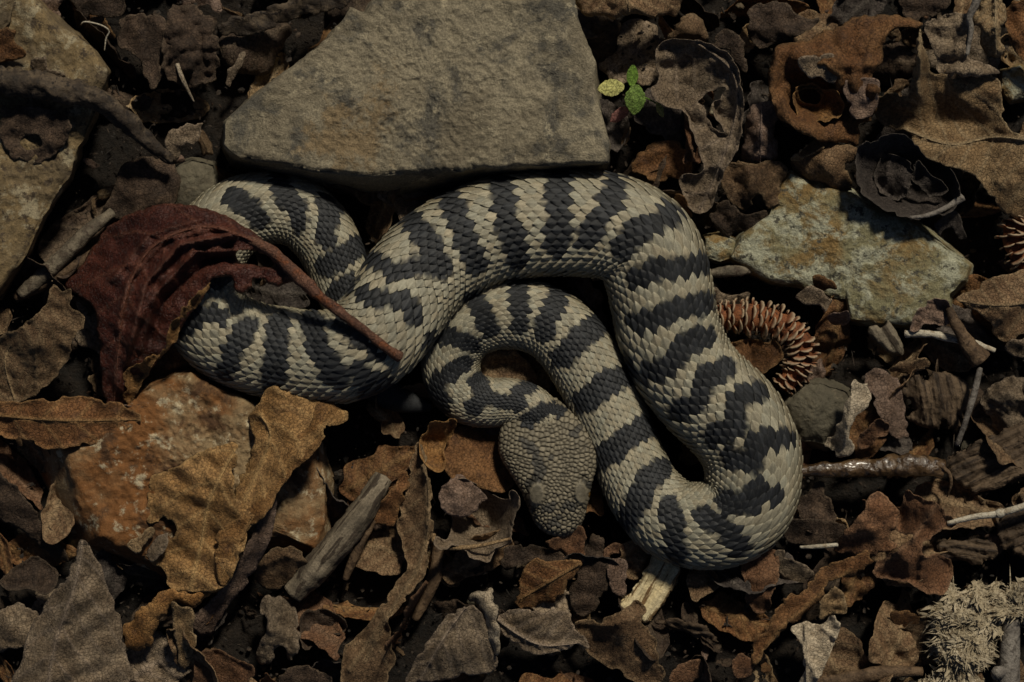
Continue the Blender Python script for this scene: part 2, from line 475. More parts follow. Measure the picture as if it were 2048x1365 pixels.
# ------------------------------------------------------------------ thin leaf sheets
def sheet_data(outline, hp, step=4.0, crumple=7, cscale=42, ragged=2.6, rim=None, creases=(), midrib=None, nvein=7, veinamp=2.6, holes=(), seed=0, smooth_outline=True, wavy=3.5, quilt=0.0, bite=6.0, fold=None, exag=1.0):
    o = np.asarray(outline, float)
    if smooth_outline:
        o = catmull(o, 6, closed=True)
    per = np.linalg.norm(np.diff(np.vstack([o, o[:1]]), axis=0), axis=1).sum()
    o = resample(o, max(24, int(per / 5)), closed=True)
    tn = np.roll(o, -1, 0) - np.roll(o, 1, 0)
    tn /= np.linalg.norm(tn, axis=1)[:, None] + 1e-9
    nn = np.stack([tn[:, 1], -tn[:, 0]], -1)
    r = fbm(o[:, 0] / 30, o[:, 1] / 30, 0, seed, 3, 0.7) * ragged * 1.6 + (vnoise(o[:, 0] / 7, o[:, 1] / 7, 3, seed) - 0.5) * ragged * 1.2
    bt_ = sstep(0.62, 0.74, vnoise(o[:, 0] / 21, o[:, 1] / 21, 5, seed + 6)) * bite * (0.6 + 0.8 * vnoise(o[:, 0] / 5, o[:, 1] / 5, 5, seed + 7))
    area = (np.roll(o[:, 0], -1) * o[:, 1] - np.roll(o[:, 1], -1) * o[:, 0]).sum()
    o = o + nn * (r + np.sign(area) * bt_ * min(1.0, per / 260.0))[:, None]
    hs = []
    for hpoly in holes:
        h = catmull(np.asarray(hpoly, float), 6, closed=True)
        h = h + (np.stack([vnoise(h[:, 0] / 9, h[:, 1] / 9, 1, seed), vnoise(h[:, 0] / 9, h[:, 1] / 9, 2, seed)], -1) - 0.5) * 5
        hs.append(h)
    lo, hi = o.min(0) - step, o.max(0) + step
    nx, ny = int((hi[0] - lo[0]) / step) + 2, int((hi[1] - lo[1]) / step) + 2
    gx, gy = np.meshgrid(lo[0] + np.arange(nx) * step, lo[1] + np.arange(ny) * step)
    cx, cy = gx[:-1, :-1] + step / 2, gy[:-1, :-1] + step / 2
    keep = inside(cx, cy, o)
    for h in hs:
        keep &= ~inside(cx, cy, h)
    idx = np.arange(nx * ny).reshape(ny, nx)
    q = np.stack([idx[:-1, :-1][keep], idx[1:, :-1][keep], idx[1:, 1:][keep], idx[:-1, 1:][keep]], -1)
    if len(q) == 0:
        raise RuntimeError("empty sheet")
    cnt = np.bincount(q.ravel(), minlength=nx * ny)
    used = np.unique(q)
    remap = -np.ones(nx * ny, int)
    remap[used] = np.arange(len(used))
    q = remap[q]
    X, Y = gx.ravel()[used].copy(), gy.ravel()[used].copy()
    border = cnt[used] < 4
    d, bx, by, _ = seg_dist(X, Y, o, True)
    for h in hs:
        d2, bx2, by2, _ = seg_dist(X, Y, h, True)
        m = d2 < d
        d, bx, by = np.where(m, d2, d), np.where(m, bx2, bx), np.where(m, by2, by)
    X[border], Y[border] = bx[border], by[border]
    d = np.where(border, 0, d)
    Z = tps(hp)(X, Y)
    if exag != 1.0:
        Z = Z.mean() + exag * (Z - Z.mean())
    fold = crumple * 1.0 if fold is None else fold
    rs_ = np.random.RandomState(seed + 1000)
    for wk in (1.0, 0.7, 0.5, 0.35):
        an = rs_.uniform(0, np.pi); lam = rs_.uniform(42, 105) * (0.55 + 0.45 * wk)
        ph_ = (X * math.cos(an) + Y * math.sin(an)) / lam + 0.55 * fbm(X / 95, Y / 95, wk * 7, seed + 40, 2) + rs_.uniform(0, 1)
        Z = Z + fold * wk * (np.abs(ph_ - np.round(ph_)) * 2 - 0.5)
    vein = np.zeros(len(X))
    if midrib is not None:
        mr = catmull(np.asarray(midrib, float), 8) if len(midrib) > 2 else resample(midrib, 10)
        dm, mx, my, mt = seg_dist(X, Y, mr)
        Lm = np.linalg.norm(np.diff(mr, axis=0), axis=1).sum()
        u = mt / (len(mr) - 1) * Lm
        sp = Lm / nvein
        ph = (u - dm * 0.75) / sp + 0.12 * fbm(X / 60, Y / 60, 0, seed + 3, 2)
        dv = np.abs(ph - np.round(ph)) * sp
        v2 = np.exp(-(dv / 3.2)**2) * (0.75 - 0.3 * sstep(0, 160, dm))
        v1 = np.exp(-(dm / 4.5)**2)
        vein = np.maximum(v1, v2)
        Z = Z + veinamp * (1.3 * v1 + v2) + quilt * (np.abs(np.sin(np.pi * ph))) * sstep(0, 25, dm)
    for cr in creases:
        dc = seg_dist(X, Y, cr[0])[0]
        Z = Z + cr[1] * np.exp(-dc / cr[2])
        if len(cr) > 3:
            vein = np.maximum(vein, cr[3] * np.exp(-(dc / 4.0)**2))
    if rim:
        Z = Z + rim[0] * np.clip(1 - d / rim[1], 0, 1)**2
    if wavy:
        Z = Z + wavy * fbm(X / 26, Y / 26, 4, seed + 9, 2) * np.exp(-d / 30)
    Z = Z + crumple * 1.3 * ridged(X / cscale, Y / cscale, 0, seed + 1, 3, 0.55) + crumple * 0.28 * fbm(X / 17, Y / 17, 0, seed + 2, 2)
    X = X + crumple * 0.25 * fbm(X / 20, Y / 20, 7, seed + 4, 2)
    Y = Y + crumple * 0.25 * fbm(X / 20, Y / 20, 9, seed + 5, 2)
    Z = np.maximum(Z, 4)
    return np.stack([X, Y, Z], -1), q, vein, d

def sheet(name, mat, outline, hp, label=None, cat="leaf", group=None, parent=None, th=0.9, **kw):
    kw.setdefault('exag', 1.25)
    V, F, vein, d = sheet_data(outline, hp, **kw)
    o = mesh_obj(name, V, F, M[mat], parent, attrs={'vein': vein, 'rim': np.exp(-d / 3.0)})
    solid(o, th)
    if parent is None:
        tag(o, label, cat, group)
        if kw.get('midrib') is not None:
            midrib_part(o, M[mat], V, kw['midrib'])
    return o

def midrib_part(o, mat, V, line):
    mr = resample(catmull(np.asarray(line, float), 8) if len(line) > 2 else np.asarray(line, float), 44)
    dd = np.hypot(V[None, :, 0] - mr[:, None, 0], V[None, :, 1] - mr[:, None, 1])
    k = dd.argmin(1); ok = dd[np.arange(len(mr)), k] < 5.5
    best, cur = [], []
    for i in range(len(mr)):
        cur = cur + [i] if ok[i] else []
        best = cur if len(cur) > len(best) else best
    if len(best) < 8:
        return
    z = V[k, 2][best]
    z = np.convolve(np.r_[z[:1], z, z[-1:]], np.ones(3) / 3, 'valid') + 0.6
    P = np.c_[mr[best], z]
    Vt, Ft = tube(P, [2.6, 2.0, 0.9], nseg=7, rough=0.08, seed=3)
    mesh_obj('midrib', Vt, Ft, mat, o, attrs={'vein': np.full(len(Vt), 1.0)})

def stick(name, mat, path, rad, label=None, cat="twig", group=None, parent=None, n=28, **kw):
    P = catmull(np.asarray(path, float), 10) if len(path) > 2 else np.asarray(path, float)
    P = resample(P, n)
    V, F = tube(P, rad, **kw)
    o = mesh_obj(name, V, F, M[mat], parent, attrs={'vein': np.zeros(len(V))})
    if parent is None:
        tag(o, label, cat, group)
    return o

def rock(name, mat, base, top, htop, label, cat="stone", N=260, rings=46, edge=0.10, rough=5, hbase=-8, seed=0, tilt=(0, 0), patch=None, group=None, cen=None, bulge=6, facet=0):
    """base and top outlines (layout), top surface at htop plus tilt (per 100 units)"""
    top = np.asarray(top, float); base = np.asarray(base, float)
    c = np.array(cen if cen else top.mean(0))
    def polar(P):
        P = resample(P, 900, closed=True)
        a = np.arctan2(P[:, 1] - c[1], P[:, 0] - c[0]); r = np.hypot(P[:, 0] - c[0], P[:, 1] - c[1])
        th = np.linspace(-np.pi, np.pi, N, endpoint=False)
        k = np.argsort(a)
        return th, np.interp(th, a[k], r[k], period=2 * np.pi)
    th, rt = polar(top); _, rb = polar(base)
    cs, sn = np.cos(th), np.sin(th)
    V = []; pt = []
    prof = [(-1, 0.0), (-1, 0.35), (-1, 0.62), (-1, 0.80), (-1, 0.91), (-1, 0.97)]
    rad = [1.0 - (i / (rings - 1))**0.8 for i in range(rings)]
    for k, (f, z) in enumerate(prof):
        rr = rb + (rt - rb) * z**1.2
        x, y = c[0] + cs * rr, c[1] + sn * rr
        n3 = fbm(x / 40, y / 40, z * 3, seed, 4, 0.6)
        x = x + cs * n3 * rough * 0.9; y = y + sn * n3 * rough * 0.9
        ht = htop + tilt[0] * (x - c[0]) / 100 + tilt[1] * (y - c[1]) / 100
        V.append(np.stack([x, y, hbase + (ht - hbase) * z - (rough * 0.6)], -1)); pt.append(np.zeros(N))
    for i in range(rings):
        f = rad[i]
        rr = rt * f * (1 - 0.006 * (f > 0.999))
        x, y = c[0] + cs * rr, c[1] + sn * rr
        n3 = fbm(x / 40, y / 40, 3, seed, 4, 0.6)
        x = x + cs * n3 * rough * 0.9 * f; y = y + sn * n3 * rough * 0.9 * f
        de = (1 - f) * rt
        ht = htop + tilt[0] * (x - c[0]) / 100 + tilt[1] * (y - c[1]) / 100
        z = ht - rough * 1.2 * np.exp(-de / (edge * 100)) + bulge * (1 - f * f) + rough * fbm(x / 70, y / 70, 1, seed + 2, 5, 0.55) + rough * 0.35 * fbm(x / 9, y / 9, 1, seed + 5, 2)
        if facet:
            z = z + facet * (np.abs(fbm(x / 120, y / 120, 2, seed + 8, 2)))
        V.append(np.stack([x, y, z], -1))
        pt.append(patch(x, y) if patch else np.zeros(N))
    m = len(V)
    V = np.vstack(V); pt = np.concatenate(pt)
    F = []
    ar = np.arange(N); nx = (ar + 1) % N
    for i in range(m - 1):
        F.append(np.stack([i * N + ar, (i + 1) * N + ar, (i + 1) * N + nx, i * N + nx], -1))
    F = np.vstack(F)
    o = mesh_obj(name, V, F, M[mat], attrs={'patch': pt})
    return tag(o, label, cat, group)
# ------------------------------------------------------------------ ground
def build_ground():
    xs = np.r_[-9000, -5000, -2500, -1200, np.arange(-500, 2560, 9), 3300, 5000, 7500, 11000]
    ys = np.r_[-9000, -5000, -2500, -1100, np.arange(-450, 1830, 9), 2500, 4000, 6500, 10000]
    X, Y = np.meshgrid(xs, ys)
    Z = -14 + 16 * fbm(X / 160, Y / 160, 0, 3, 5, 0.55) + 5 * fbm(X / 22, Y / 22, 0, 9, 3)
    V = np.stack([X, Y, Z], -1).reshape(-1, 3)
    n, m = Z.shape
    i = np.arange(n * m).reshape(n, m)
    F = np.stack([i[:-1, :-1], i[1:, :-1], i[1:, 1:], i[:-1, 1:]], -1).reshape(-1, 4)
    o = mesh_obj('ground', V, F, M['soil'], attrs={'patch': np.zeros(len(V))})
    o["kind"] = "structure"
build_ground()

# ------------------------------------------------------------------ the snake
SN = [(1104, 890, 36, 80), (1090, 846, 42, 84), (1058, 815, 45, 84), (1020, 804, 46, 80), (985, 806, 48, 74), (945, 799, 52, 68), (914, 774, 55, 66),
 (901, 735, 57, 66), (908, 693, 60, 68), (935, 655, 64, 72), (985, 632, 67, 76), (1045, 629, 69, 78), (1100, 648, 70, 76), (1143, 688, 71, 74), (1180, 745, 71, 73),
 (1212, 810, 70, 72), (1238, 870, 69, 71), (1262, 930, 70, 72), (1293, 990, 74, 76), (1340, 1037, 80, 80), (1400, 1052, 85, 84), (1460, 1040, 90, 86),
 (1497, 1000, 93, 88), (1507, 940, 95, 90), (1495, 885, 98, 92), (1460, 832, 100, 94), (1410, 785, 100, 94), (1366, 730, 100, 94), (1338, 665, 101, 94), (1326, 605, 101, 94),
 (1313, 545, 103, 94), (1287, 489, 103, 94), (1230, 456, 103, 94), (1160, 447, 103, 94), (1090, 447, 103, 94), (1010, 456, 103, 94), (940, 479, 102, 96), (875, 516, 101, 104),
 (825, 566, 100, 122), (790, 620, 98, 140), (752, 672, 95, 146), (702, 706, 93, 140), (640, 715, 91, 118), (570, 708, 90, 98), (500, 694, 88, 86), (438, 661, 86, 82),
 (402, 605, 84, 80), (400, 545, 82, 78), (425, 480, 78, 74), (475, 433, 74, 70), (540, 415, 70, 68), (600, 428, 67, 64), (645, 470, 64, 60), (672, 525, 60, 54),
 (692, 585, 56, 48), (712, 645, 50, 42), (732, 705, 43, 36), (752, 760, 36, 34), (785, 793, 28, 32), (830, 808, 18, 30), (868, 814, 8, 28)]
BANDS = [
 ([(905, 388), (925, 450), (940, 490), (955, 522)], 46), ([(1012, 368), (1018, 437), (1033, 484), (1039, 512)], 46),
 ([(1121, 360), (1121, 452), (1118, 488)], 50), ([(1240, 365), (1232, 399), (1209, 434), (1194, 464), (1180, 480)], 44),
 ([(1352, 440), (1300, 458), (1264, 478), (1250, 500)], 50), ([(1405, 538), (1358, 543), (1317, 545), (1274, 560)], 44),
 ([(1408, 610), (1350, 626), (1278, 652)], 44), ([(1409, 678), (1370, 697), (1348, 731), (1302, 756)], 44),
 ([(1454, 739), (1416, 758), (1405, 800), (1364, 825)], 42), ([(1515, 792), (1473, 808), (1473, 857), (1428, 878)], 42),
 ([(1572, 884), (1515, 884), (1508, 930), (1460, 920)], 40), ([(1546, 1000), (1515, 983), (1498, 1013), (1450, 1006)], 42),
 ([(1472, 1094), (1447, 1059), (1406, 1034)], 44), ([(1344, 1108), (1344, 1059), (1334, 1010)], 42),
 ([(1252, 1034), (1275, 994), (1298, 952), (1320, 934)], 44), ([(1199, 916), (1230, 892), (1264, 865), (1294, 851)], 46),
 ([(1168, 800), (1206, 766), (1252, 746)], 48), ([(1192, 641), (1160, 672), (1124, 712)], 46), ([(1110, 586), (1097, 626), (1084, 662)], 40),
 ([(1030, 572), (1033, 613), (1037, 648)], 38), ([(945, 599), (959, 626), (977, 657)], 38), ([(864, 676), (905, 676), (942, 690)], 32),
 ([(930, 728), (893, 755), (878, 768)], 34), ([(958, 764), (966, 797), (950, 815)], 36), ([(1064, 774), (1037, 787), (1040, 812), (985, 798)], 26),
 ([(1120, 818), (1097, 822), (1052, 845)], 26),
 ([(553, 348), (553, 379), (587, 412), (594, 442)], 40), ([(460, 397), (493, 416), (516, 440)], 38), ([(643, 399), (662, 420), (652, 446), (650, 478)], 36),
 ([(715, 485), (691, 506), (652, 532)], 42), ([(700, 560), (670, 580)], 34),
 ([(822, 428), (850, 465), (868, 500), (884, 532)], 44), ([(742, 508), (790, 540), (830, 530), (870, 525)], 36),
 ([(732, 585), (760, 597), (794, 592), (819, 599), (834, 630)], 34), ([(688, 646), (720, 672), (760, 706)], 34),
 ([(630, 648), (639, 692), (662, 726), (679, 754)], 48), ([(561, 648), (557, 704), (552, 758)], 46), ([(499, 652), (471, 696), (459, 740)], 40),
 ([(445, 636), (410, 630), (390, 650), (365, 665)], 36), ([(420, 520), (350, 500)], 36), ([(440, 560), (340, 580)], 36),
 ([(725, 740), (762, 792)], 44), ([(800, 780), (808, 830)], 26), ([(760, 775), (800, 800), (870, 815)], 70)]
HEAD_DARK = [([(1046, 882), (1060, 900)], 22), ([(1070, 900), (1082, 950), (1062, 972)], 16), ([(1166, 850), (1145, 870)], 10), ([(1160, 968), (1176, 974)], 10),
 ([(1088, 1020), (1104, 1014)], 18), ([(1128, 1016), (1142, 1012)], 20), ([(1100, 1045), (1112, 1040)], 20), ([(1100, 905), (1112, 915)], 8), ([(1035, 985), (1010, 940)], 10)]
LIGHT = np.array([0.275, 0.248, 0.178]); DARK = np.array([0.0155, 0.0165, 0.0180]); EDGE = np.array([0.52, 0.475, 0.34])
SKIN = np.array([0.040, 0.036, 0.027])

def dark_at(X, Y, bands=BANDS, wob=4.0):
    best = np.full(np.shape(X), -1e9)
    for P, w in bands:
        d = seg_dist(X, Y, P)[0]
        best = np.maximum(best, w / 2 - d)
    return best

def build_snake():
    S = catmull(np.array(SN, float), 24)
    d = np.r_[0, np.cumsum(np.linalg.norm(np.diff(S[:, :2], axis=0), axis=1))]
    s = np.arange(0, d[-1], 2.0)
    C = np.stack([np.interp(s, d, S[:, k]) for k in range(4)], -1)
    ker = np.hanning(25); ker /= ker.sum()
    for k in range(4):
        pad = np.r_[np.full(12, C[0, k]), C[:, k], np.full(12, C[-1, k])]
        C[:, k] = np.convolve(pad, ker, 'valid')
    Pc, A = C[:, [0, 1, 3]], C[:, 2]
    T = np.gradient(Pc, axis=0); T /= np.linalg.norm(T, axis=1)[:, None]
    Sd = np.stack([T[:, 1], -T[:, 0], 0 * T[:, 0]], -1); Sd /= np.linalg.norm(Sd, axis=1)[:, None]
    Nn = np.cross(T, Sd); Nn *= np.sign(Nn[:, 2:3] + 1e-9)
    def interp(sq):
        f = lambda arr: np.stack([np.interp(sq, s, arr[:, k]) for k in range(3)], -1)
        return f(Pc), f(Sd), f(Nn), np.interp(sq, s, A), f(T)
    def surf(sq, th, off):
        """point on the skin: th from the back (0) to the belly (pi)"""
        p, sd_, n, a, t = interp(sq)
        b = a * 0.83
        c, si = np.cos(th), np.sin(th)
        zz = np.where(c > 0, b * np.sign(c) * np.abs(c)**0.92, b * 0.9 * np.sign(c) * np.abs(c)**0.7)
        nx = si / a; nz = np.where(c > 0, c / b, c / b)
        ln = np.hypot(nx, nz); nx, nz = nx / ln, nz / ln
        return p + sd_ * (a * si + nx * off)[..., None] + n * (zz + nz * off)[..., None]
    # under-skin tube
    ss = np.arange(0, s[-1], 6.0); th = np.linspace(-np.pi, np.pi, 40, endpoint=False)
    G, TH = np.meshgrid(ss, th, indexing='ij')
    a_g = np.interp(G, s, A)
    Vt = surf(G.ravel(), TH.ravel(), (-0.020 * a_g).ravel())
    n, m = G.shape
    i = np.arange(n * m).reshape(n, m); j = np.roll(i, -1, 1)
    Ft = np.stack([i[:-1], i[1:], j[1:], j[:-1]], -1).reshape(-1, 4).tolist()
    ct = np.where((np.abs(TH.ravel())[:, None] > 2.2) & (a_g.ravel()[:, None] > 45), LIGHT * 0.9, SKIN[None])
    Vs, Fs, Cs = [Vt], Ft, [ct]
    nv = len(Vt)
    tip = Pc[-1][None]; Vs.append(tip); Cs.append(SKIN[None]); nv += 1
    for q in range(m):
        Fs.append((int(i[-1, q]), nv - 1, int(j[-1, q])))
    # overlapping keeled scales
    pitch = math.radians(8.0); rows = range(-16, 17)
    t = np.r_[0, np.cumsum(2.0 / (0.222 * A[:-1]))]
    nt_ = int(t[-1])
    rs, rt = [], []
    for r in rows:
        k = np.arange(nt_) + (0.5 if r % 2 else 0.0)
        rs.append(np.full(len(k), r)); rt.append(k)
    rs = np.concatenate(rs); rt = np.concatenate(rt)
    rng = np.random.RandomState(3)
    rt = rt + rng.uniform(-0.07, 0.07, len(rt))
    s0 = np.interp(rt, t, s); a0 = np.interp(s0, s, A)
    ok = (s0 > 30) & (a0 > 9); rs, rt, s0, a0 = rs[ok], rt[ok], s0[ok], a0[ok]
    th0 = rs * pitch + rng.uniform(-0.012, 0.012, len(rs))
    cen = surf(s0, th0, 0 * s0)
    dk = dark_at(cen[:, 0], cen[:, 1]) + rng.uniform(-4.5, 4.5, len(s0))
    dk = np.where(np.abs(th0) > 1.75, -5, dk)
    isd = dk > 0
    nl, nw = 8, 7
    u = np.linspace(-0.72, 0.92, nl); v = np.linspace(-1, 1, nw)
    U, Vv = np.meshgrid(u, v, indexing='ij'); U, Vv = U.ravel(), Vv.ravel()
    un = (U + 0.72) / 1.64
    wprof = np.interp(un, [0, .15, .35, .55, .72, .86, .95, 1.0], [.42, .64, .84, .90, .78, .50, .27, .06])
    spc = 0.222 * a0
    lift = 0.052 * a0 * rng.uniform(0.75, 1.3, len(a0))
    tw = rng.uniform(-0.05, 0.05, len(a0))
    TT = s0[:, None] + (U[None] + tw[:, None] * Vv[None]) * spc[:, None]
    widths = rng.uniform(0.94, 1.05, len(a0))
    HH = th0[:, None] + Vv[None] * wprof[None] * pitch * 0.86 * widths[:, None]
    off = lift[:, None] * (un[None]**1.1 * 1.45 - 0.45) - 0.016 * a0[:, None] * (Vv**2)[None] * (0.35 + 0.65 * un[None]) + 0.014 * a0[:, None] * (np.exp(-(Vv / 0.22)**2) * np.clip(un * 2, 0, 1) * np.clip((1.05 - un) * 4, 0, 1))[None]
    tipdown = np.clip((un - 0.9) / 0.1, 0, 1) * 0.010
    off = off - a0[:, None] * tipdown[None]
    TT = np.clip(TT, 0, s[-1])
    Vq = surf(TT.ravel(), HH.ravel(), off.ravel())
    gi = np.arange(nl * nw).reshape(nl, nw)
    fq = np.stack([gi[:-1, :-1], gi[1:, :-1], gi[1:, 1:], gi[:-1, 1:]], -1).reshape(-1, 4)
    Fq = (fq[None] + (np.arange(len(s0)) * nl * nw)[:, None, None]).reshape(-1, 4) + nv
    Fs = Fs + Fq.tolist()
    # pigment, with shade painted in on flanks and scale bases
    var = rng.uniform(0.80, 1.12, len(s0))
    warm = rng.uniform(-0.05, 0.05, len(s0))
    base = LIGHT[None] * var[:, None]; base[:, 0] *= 1 + warm; base[:, 2] *= 1 - warm
    # scales next to a bar are a little paler, flanks darker and browner as painted shade
    near = np.exp(-((dk + 7) / 7)**2); base *= (1 + 0.22 * near)[:, None]
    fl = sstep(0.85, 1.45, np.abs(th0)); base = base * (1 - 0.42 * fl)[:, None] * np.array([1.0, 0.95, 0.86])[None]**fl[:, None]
    dcol = DARK[None] * rng.uniform(0.7, 1.6, len(s0))[:, None]
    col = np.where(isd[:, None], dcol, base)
    # bars run partly across scales: soft, stained borders
    ctr = surf(np.clip(TT, 0, s[-1]).ravel(), HH.ravel(), 0 * TT.ravel())
    dvx = dark_at(ctr[:, 0], ctr[:, 1]).reshape(TT.shape)
    stain = 5.0 * fbm(ctr[:, 0] / 9, ctr[:, 1] / 9, 0, 71, 2).reshape(TT.shape)
    bm = sstep(-2.2, 2.2, 0.30 * dvx + 0.70 * dk[:, None] + 0.7 * stain + 2.2)
    bm = np.where(np.abs(th0)[:, None] > 1.75, 0, bm)
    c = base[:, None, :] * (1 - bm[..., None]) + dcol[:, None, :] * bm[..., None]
    e = np.maximum(np.abs(Vv)**5, np.clip((un - 0.80) / 0.2, 0, 1)**1.6)
    ea = (0.55 - 0.44 * bm) * e[None]
    ec = EDGE[None, None] * (1 - bm[..., None]) + np.array([0.06, 0.062, 0.06]) * bm[..., None]
    c = c * (1 - ea[..., None]) + ec * ea[..., None]
    kl = np.exp(-(Vv / 0.2)**2)[None, :, None] * np.where(isd, 0.5, 0.22)[:, None, None]
    c = c * (1 + kl)
    bd = np.clip(1 - un / 0.35, 0, 1)[None, :, None]  # base of each scale darkened: overlap shadow put into the colour
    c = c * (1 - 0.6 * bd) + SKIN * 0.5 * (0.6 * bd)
    Vs.append(Vq); Cs.append(c.reshape(-1, 3)); nv += len(Vq)
    # ---------------- head
    rowsY = np.array([796, 812, 825, 845, 870, 900, 925, 945, 965, 985, 1005, 1025, 1045, 1060, 1069, 1075.])
    xl = np.array([1050, 1036, 1024, 1006, 997, 996, 1005, 1018, 1031, 1043, 1051, 1059, 1068, 1081, 1095, 1112.])
    xr = np.array([1112, 1132, 1150, 1172, 1188, 1198, 1197, 1191, 1185, 1181, 1177, 1172, 1166, 1155, 1143, 1126.])
    tp = np.array([96, 106, 113, 119, 123, 126, 127, 127, 127, 128, 127, 122, 114, 106, 97, 82.])
    sq = np.array([2.0, 2.1, 2.3, 2.5, 2.7, 2.9, 3.0, 3.1, 3.2, 3.2, 3.2, 3.0, 2.7, 2.4, 2.1, 2.0])
    yy = np.r_[np.arange(796, 1062, 1.25), np.linspace(1062, 1075, 14)]
    f = lambda arr: np.convolve(np.r_[np.full(6, np.interp(yy[0], rowsY, arr)), np.interp(yy, rowsY, arr), np.full(6, np.interp(yy[-1], rowsY, arr))], np.hanning(13) / np.hanning(13).sum(), 'valid')
    Lx, Rx, Tp, Sq = f(xl), f(xr), f(tp), f(sq)
    na = 250
    an = np.linspace(-np.pi * 0.5, np.pi * 1.5, na, endpoint=False)
    Yg, An = np.meshgrid(yy, an, indexing='ij')
    cx = ((Lx + Rx) / 2)[:, None]; hw = ((Rx - Lx) / 2)[:, None]
    zb = 46.0; zc = 82.0
    ca, sa = np.cos(An), np.sin(An)
    X = cx + hw * ca
    up = np.sign(sa) * np.clip(1 - np.abs(ca)**Sq[:, None], 0, 1)**(1 / Sq[:, None])
    Z = np.where(sa > 0, zc + (Tp[:, None] - zc) * up, zc + (zc - zb) * up)
    topm = np.clip(sa * 2.2, 0, 1)
    # brow plates, canthus, brow groove
    def ell(px, py, rx, ry, rot=0):
        dx, dy = X - px, Yg - py
        c_, s_ = math.cos(rot), math.sin(rot)
        return np.sqrt(((dx * c_ + dy * s_) / rx)**2 + ((-dx * s_ + dy * c_) / ry)**2)
    eL, eR = ell(1073, 989, 16, 24, 0.16), ell(1162, 987, 14, 24, -0.12)
    brow = np.maximum(1 - sstep(0.72, 1.12, eL), 1 - sstep(0.72, 1.12, eR))
    Z = Z + topm * (6.5 * brow - 5 * np.exp(-((eL - 1.45) / 0.25)**2) * (X < 1071) - 5 * np.exp(-((eR - 1.45) / 0.25)**2) * (X > 1164))
    Z = Z - topm * 5 * np.exp(-((X - (1118 + (Yg - 990) * 0.05)) / 22)**2) * sstep(960, 1000, Yg) * (1 - sstep(1040, 1060, Yg))
    Z = Z + topm * 4 * (np.exp(-((X - 1045) / 30)**2) + np.exp(-((X - 1160) / 28)**2)) * np.exp(-((Yg - 890) / 35)**2)
    # granular head scales: Worley cells on a jittered hexagonal lattice
    rg = np.random.RandomState(11)
    pts = []
    yv = 700.0; k = 0
    while yv < 1160:
        sz = np.interp(yv, [780, 830, 900, 980, 1010, 1080], [10.5, 10.5, 10, 8.2, 8.5, 10.5])
        xv = 890 + (k % 2) * sz / 2
        while xv < 1310:
            ra_ = 0.35; xr_ = 1100 + (xv - 1100) * math.cos(ra_) - (yv - 930) * math.sin(ra_); yr_ = 930 + (xv - 1100) * math.sin(ra_) + (yv - 930) * math.cos(ra_)
            wx_ = 9 * float(fbm(np.array(xr_ / 55.), np.array(yr_ / 55.), 0, 91, 2)); wy_ = 9 * float(fbm(np.array(xr_ / 55.), np.array(yr_ / 55.), 5, 92, 2))
            pts.append((xr_ + wx_ + rg.uniform(-0.28, 0.28) * sz, yr_ + wy_ + rg.uniform(-0.28, 0.28) * sz)); xv += sz
        yv += sz * 0.86; k += 1
    pts = np.array(pts)
    pts = pts[(np.hypot((pts[:, 0] - 1071) / 15, (pts[:, 1] - 989) / 23) > 1) & (np.hypot((pts[:, 0] - 1164) / 13, (pts[:, 1] - 987) / 23) > 1)]
    Xf, Yf = X.ravel(), Yg.ravel()
    d1 = np.full(Xf.shape, 1e9); d2 = d1.copy(); id1 = np.zeros(Xf.shape, int)
    for q in range(len(pts)):
        dd = np.hypot(Xf - pts[q, 0], (Yf - pts[q, 1]) * 0.94)
        m1 = dd < d1
        d2 = np.where(m1, d1, np.minimum(d2, dd)); id1 = np.where(m1, q, id1); d1 = np.where(m1, dd, d1)
    gap = (d2 - d1).reshape(X.shape)
    cell = sstep(0, 4.0, gap)
    wgt = topm * (1 - brow)
    yoff = (Yg - pts[id1, 1].reshape(X.shape)) / 6.0
    Z = Z + wgt * (3.0 * cell + 1.4 * np.clip(yoff, -1, 1) - 1.8) + brow * topm * 0.5 * fbm(X / 5, Yg / 5, 0, 4, 2)
    side = (1 - topm)
    X = X + side * np.sign(ca) * (cell - 0.5) * 1.2
    Vh = np.stack([X, Yg, Z], -1).reshape(-1, 3)
    hcol = np.array([0.205, 0.176, 0.122])
    cv = rg.uniform(0.72, 1.18, len(pts))[id1].reshape(X.shape)
    dkc = dark_at(pts[:, 0], pts[:, 1], HEAD_DARK) + rg.uniform(-4, 4, len(pts))
    dkn = dark_at(pts[:, 0], pts[:, 1], [BANDS[25]]) + rg.uniform(-2, 2, len(pts))
    dd = np.where(dkn > 0, 1.0, np.where(dkc > 0, 0.72, 0.0))[id1].reshape(X.shape) * (1 - brow)
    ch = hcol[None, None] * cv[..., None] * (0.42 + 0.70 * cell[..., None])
    ch = ch * (1 - dd[..., None]) + DARK * 1.4 * dd[..., None]
    bw_ = brow[..., None]; ch = ch * (1 - bw_) + bw_ * np.array([0.180, 0.156, 0.110]) * ((0.74 + 0.55 * np.exp(-((np.minimum(eL, eR) - 0.9) / 0.16)**2)) * (0.8 + 0.4 * vnoise(X / 4, Yg / 4, 0, 5)))[..., None]  # brow plates with a brighter crescent, a highlight painted in
    gr_ = np.exp(-((np.minimum(eL, eR) - 1.3) / 0.16)**2)[..., None] * topm[..., None]; ch = ch * (1 - 0.35 * gr_)  # dark ring around the brow plates, groove shading painted in
    Vs.append(Vh); Cs.append(ch.reshape(-1, 3))
    n, m = X.shape
    i = np.arange(n * m).reshape(n, m) + nv; j = np.roll(i, -1, 1)
    Fs += np.stack([i[:-1], i[1:], j[1:], j[:-1]], -1).reshape(-1, 4).tolist()
    nv += n * m
    ends = np.array([[1081, 796, 82], [1119, 1077, 74.]]); Vs.append(ends); Cs.append(np.tile(hcol * 0.7, (2, 1)))
